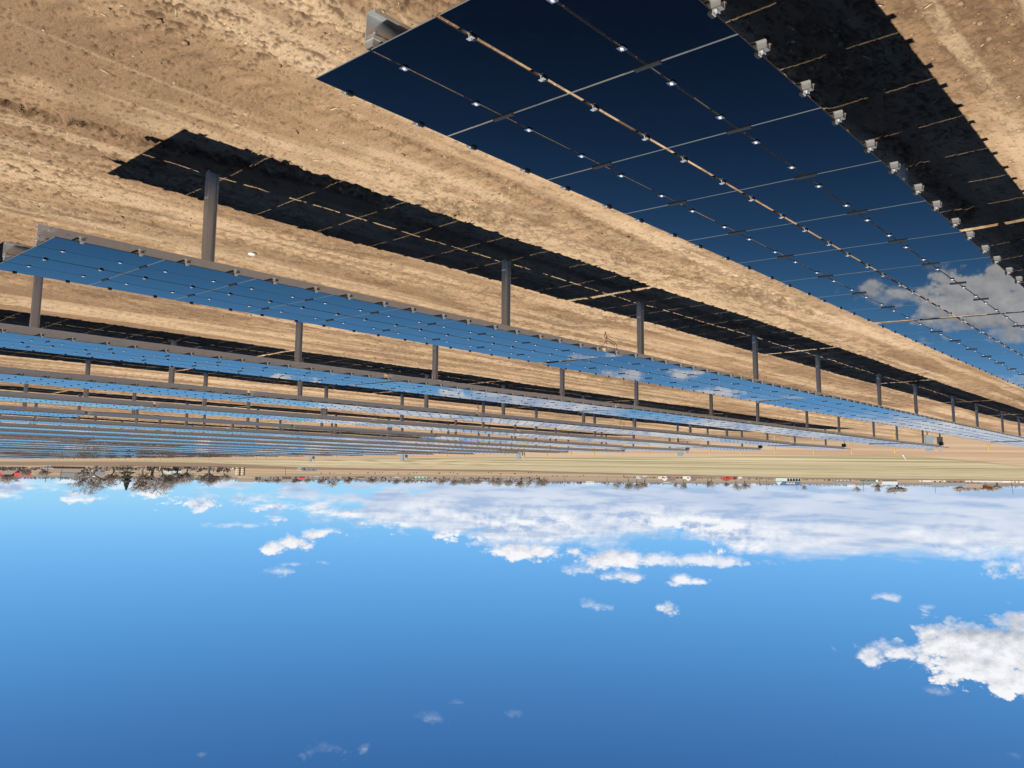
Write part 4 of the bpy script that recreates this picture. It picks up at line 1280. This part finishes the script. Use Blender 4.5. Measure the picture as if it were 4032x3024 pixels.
# ------------------------------------------------------------------ cattle on the pasture
def cow_mesh(seed, graze):
    r = random.Random(seed); b = MB()
    prof = [(-.95, 1.08, .10, .13), (-.86, 1.06, .26, .30), (-.55, 1.03, .34, .38), (-.1, 1.0, .36, .40), (.35, 1.03, .33, .38), (.70, 1.10, .24, .30), (.92, 1.12 if not graze else .98, .15, .21)]
    hd = [(1.15, 1.20 if not graze else .62, .13, .15), (1.42, 1.14 if not graze else .32, .10, .11), (1.56, 1.06 if not graze else .16, .06, .07)]
    pr = prof + hd; n = 8; vs = []
    for (x, z, ry, rz) in pr:
        for i in range(n):
            a = 2 * math.pi * i / n; vs.append((x, ry * math.cos(a), z + rz * math.sin(a)))
    fs = [(j * n + i, j * n + (i + 1) % n, (j + 1) * n + (i + 1) % n, (j + 1) * n + i) for j in range(len(pr) - 1) for i in range(n)]
    fs += [tuple(range(n - 1, -1, -1)), tuple((len(pr) - 1) * n + i for i in range(n))]
    b.add(vs, fs)
    for (x, y) in ((-.72, .2), (-.72, -.2), (.52, .18), (.52, -.18)):
        k_ = r.gauss(0, .06)
        b.tube((x, y, .95), (x + (.08 if x < 0 else -.02), y, .52), .13, .075, 6); b.tube((x + (.08 if x < 0 else -.02), y, .53), (x + k_, y, .0), .075, .055, 6)
    b.tube((-.95, 0, 1.1), (-1.06, 0, .5), .035, .02, 5)
    for s in (-1, 1): b.tube((1.12, s * .1, (1.30 if not graze else .74)), (1.08, s * .27, (1.30 if not graze else .76)), .05, .02, 5)
    return b.mesh('cow', 'cow', True)


COWS = [cow_mesh(1, False), cow_mesh(2, True), cow_mesh(3, True)]
cows = [(1265, 1860), (1299, 1860), (1315, 1861), (1379, 1861), (1449, 1859), (1477, 1860), (1568, 1863), (1612, 1863), (1729, 1860), (1802, 1863), (1971, 1863), (2027, 1861), (2113, 1871), (2176, 1871),
        (2193, 1872), (2219, 1871.5), (2233, 1872), (2297, 1870), (2360, 1873), (2456, 1871), (2283, 1874)]
for i, (u, v) in enumerate(cows):
    p = spot(u, v)
    o = link('cow', COWS[(i * 7 + i // 3) % 3]); o.location = p
    s = max(1.0, px2m(p, 5.5) / 2.3); o.scale = (s, s, s)
    o.rotation_euler = (0, 0, (-YAW if i % 2 else math.pi - YAW) + rnd.gauss(0, .6))
    nth = ORD[i] if i < 12 else ('last' if i == len(cows) - 1 else ORD[len(cows) - 1 - i] + ' from the right end')
    tag(o, ('black cow, %s from the left of the herd on the pale pasture' if i < 12 else 'black cow, %s of the herd on the pale pasture') % nth, 'cow', 'black cows on the pasture')
# centre pivot sprinkler behind the herd
tw = [spot(u, 1859) for u in (1500, 1635, 1779, 1929, 2086)]
t = thing('irrigation_pivot', tw[2], 0, 'long centre pivot sprinkler on wheeled towers crossing the pasture', 'irrigation machine')
o0 = tw[2]
hp = px2m(tw[2], 10)
b = MB()
for a, c in zip(tw, tw[1:]):
    pa = a - o0 + Vector((0, 0, hp)); pc_ = c - o0 + Vector((0, 0, hp))
    pr_ = [pa.lerp(pc_, i / 12) + Vector((0, 0, .9 * math.sin(math.pi * i / 12))) for i in range(13)]
    b.path(pr_, .09, 6)
    lo = [q - Vector((0, 0, .8 * math.sin(math.pi * i / 12))) for i, q in enumerate(pr_)]
    b.path(lo, .03, 4)
    for q, l in zip(pr_[1:-1], lo[1:-1]): b.tube(q, l, .025, .025, 4)
link('pipe', b.mesh('pipe', 'galv'), t)
for q in tw:
    c = q - o0; dr = Vector((cy_, -sy_, 0)); wd = px2m(q, 5.0); rw = px2m(q, 2.0)
    b = MB()
    for s in (-1, 1): b.tube(c + dr * (s * wd) + Vector((0, 0, rw)), c + Vector((0, 0, hp)), .07, .06, 5)
    b.tube(c - dr * wd + Vector((0, 0, rw * 1.2)), c + dr * wd + Vector((0, 0, rw * 1.2)), .07, .07, 5)
    tf = link('tower', b.mesh('tower', 'galv_post'), t)
    for s in (-1, 1):
        b = MB(); cc_ = c + dr * (s * wd) + Vector((0, 0, rw)); nn = Vector((sy_, cy_, 0)) * .22
        b.tube(cc_ - nn, cc_ + nn, rw, rw, 16); link('wheel', b.mesh('wheel', 'tyre'), tf)
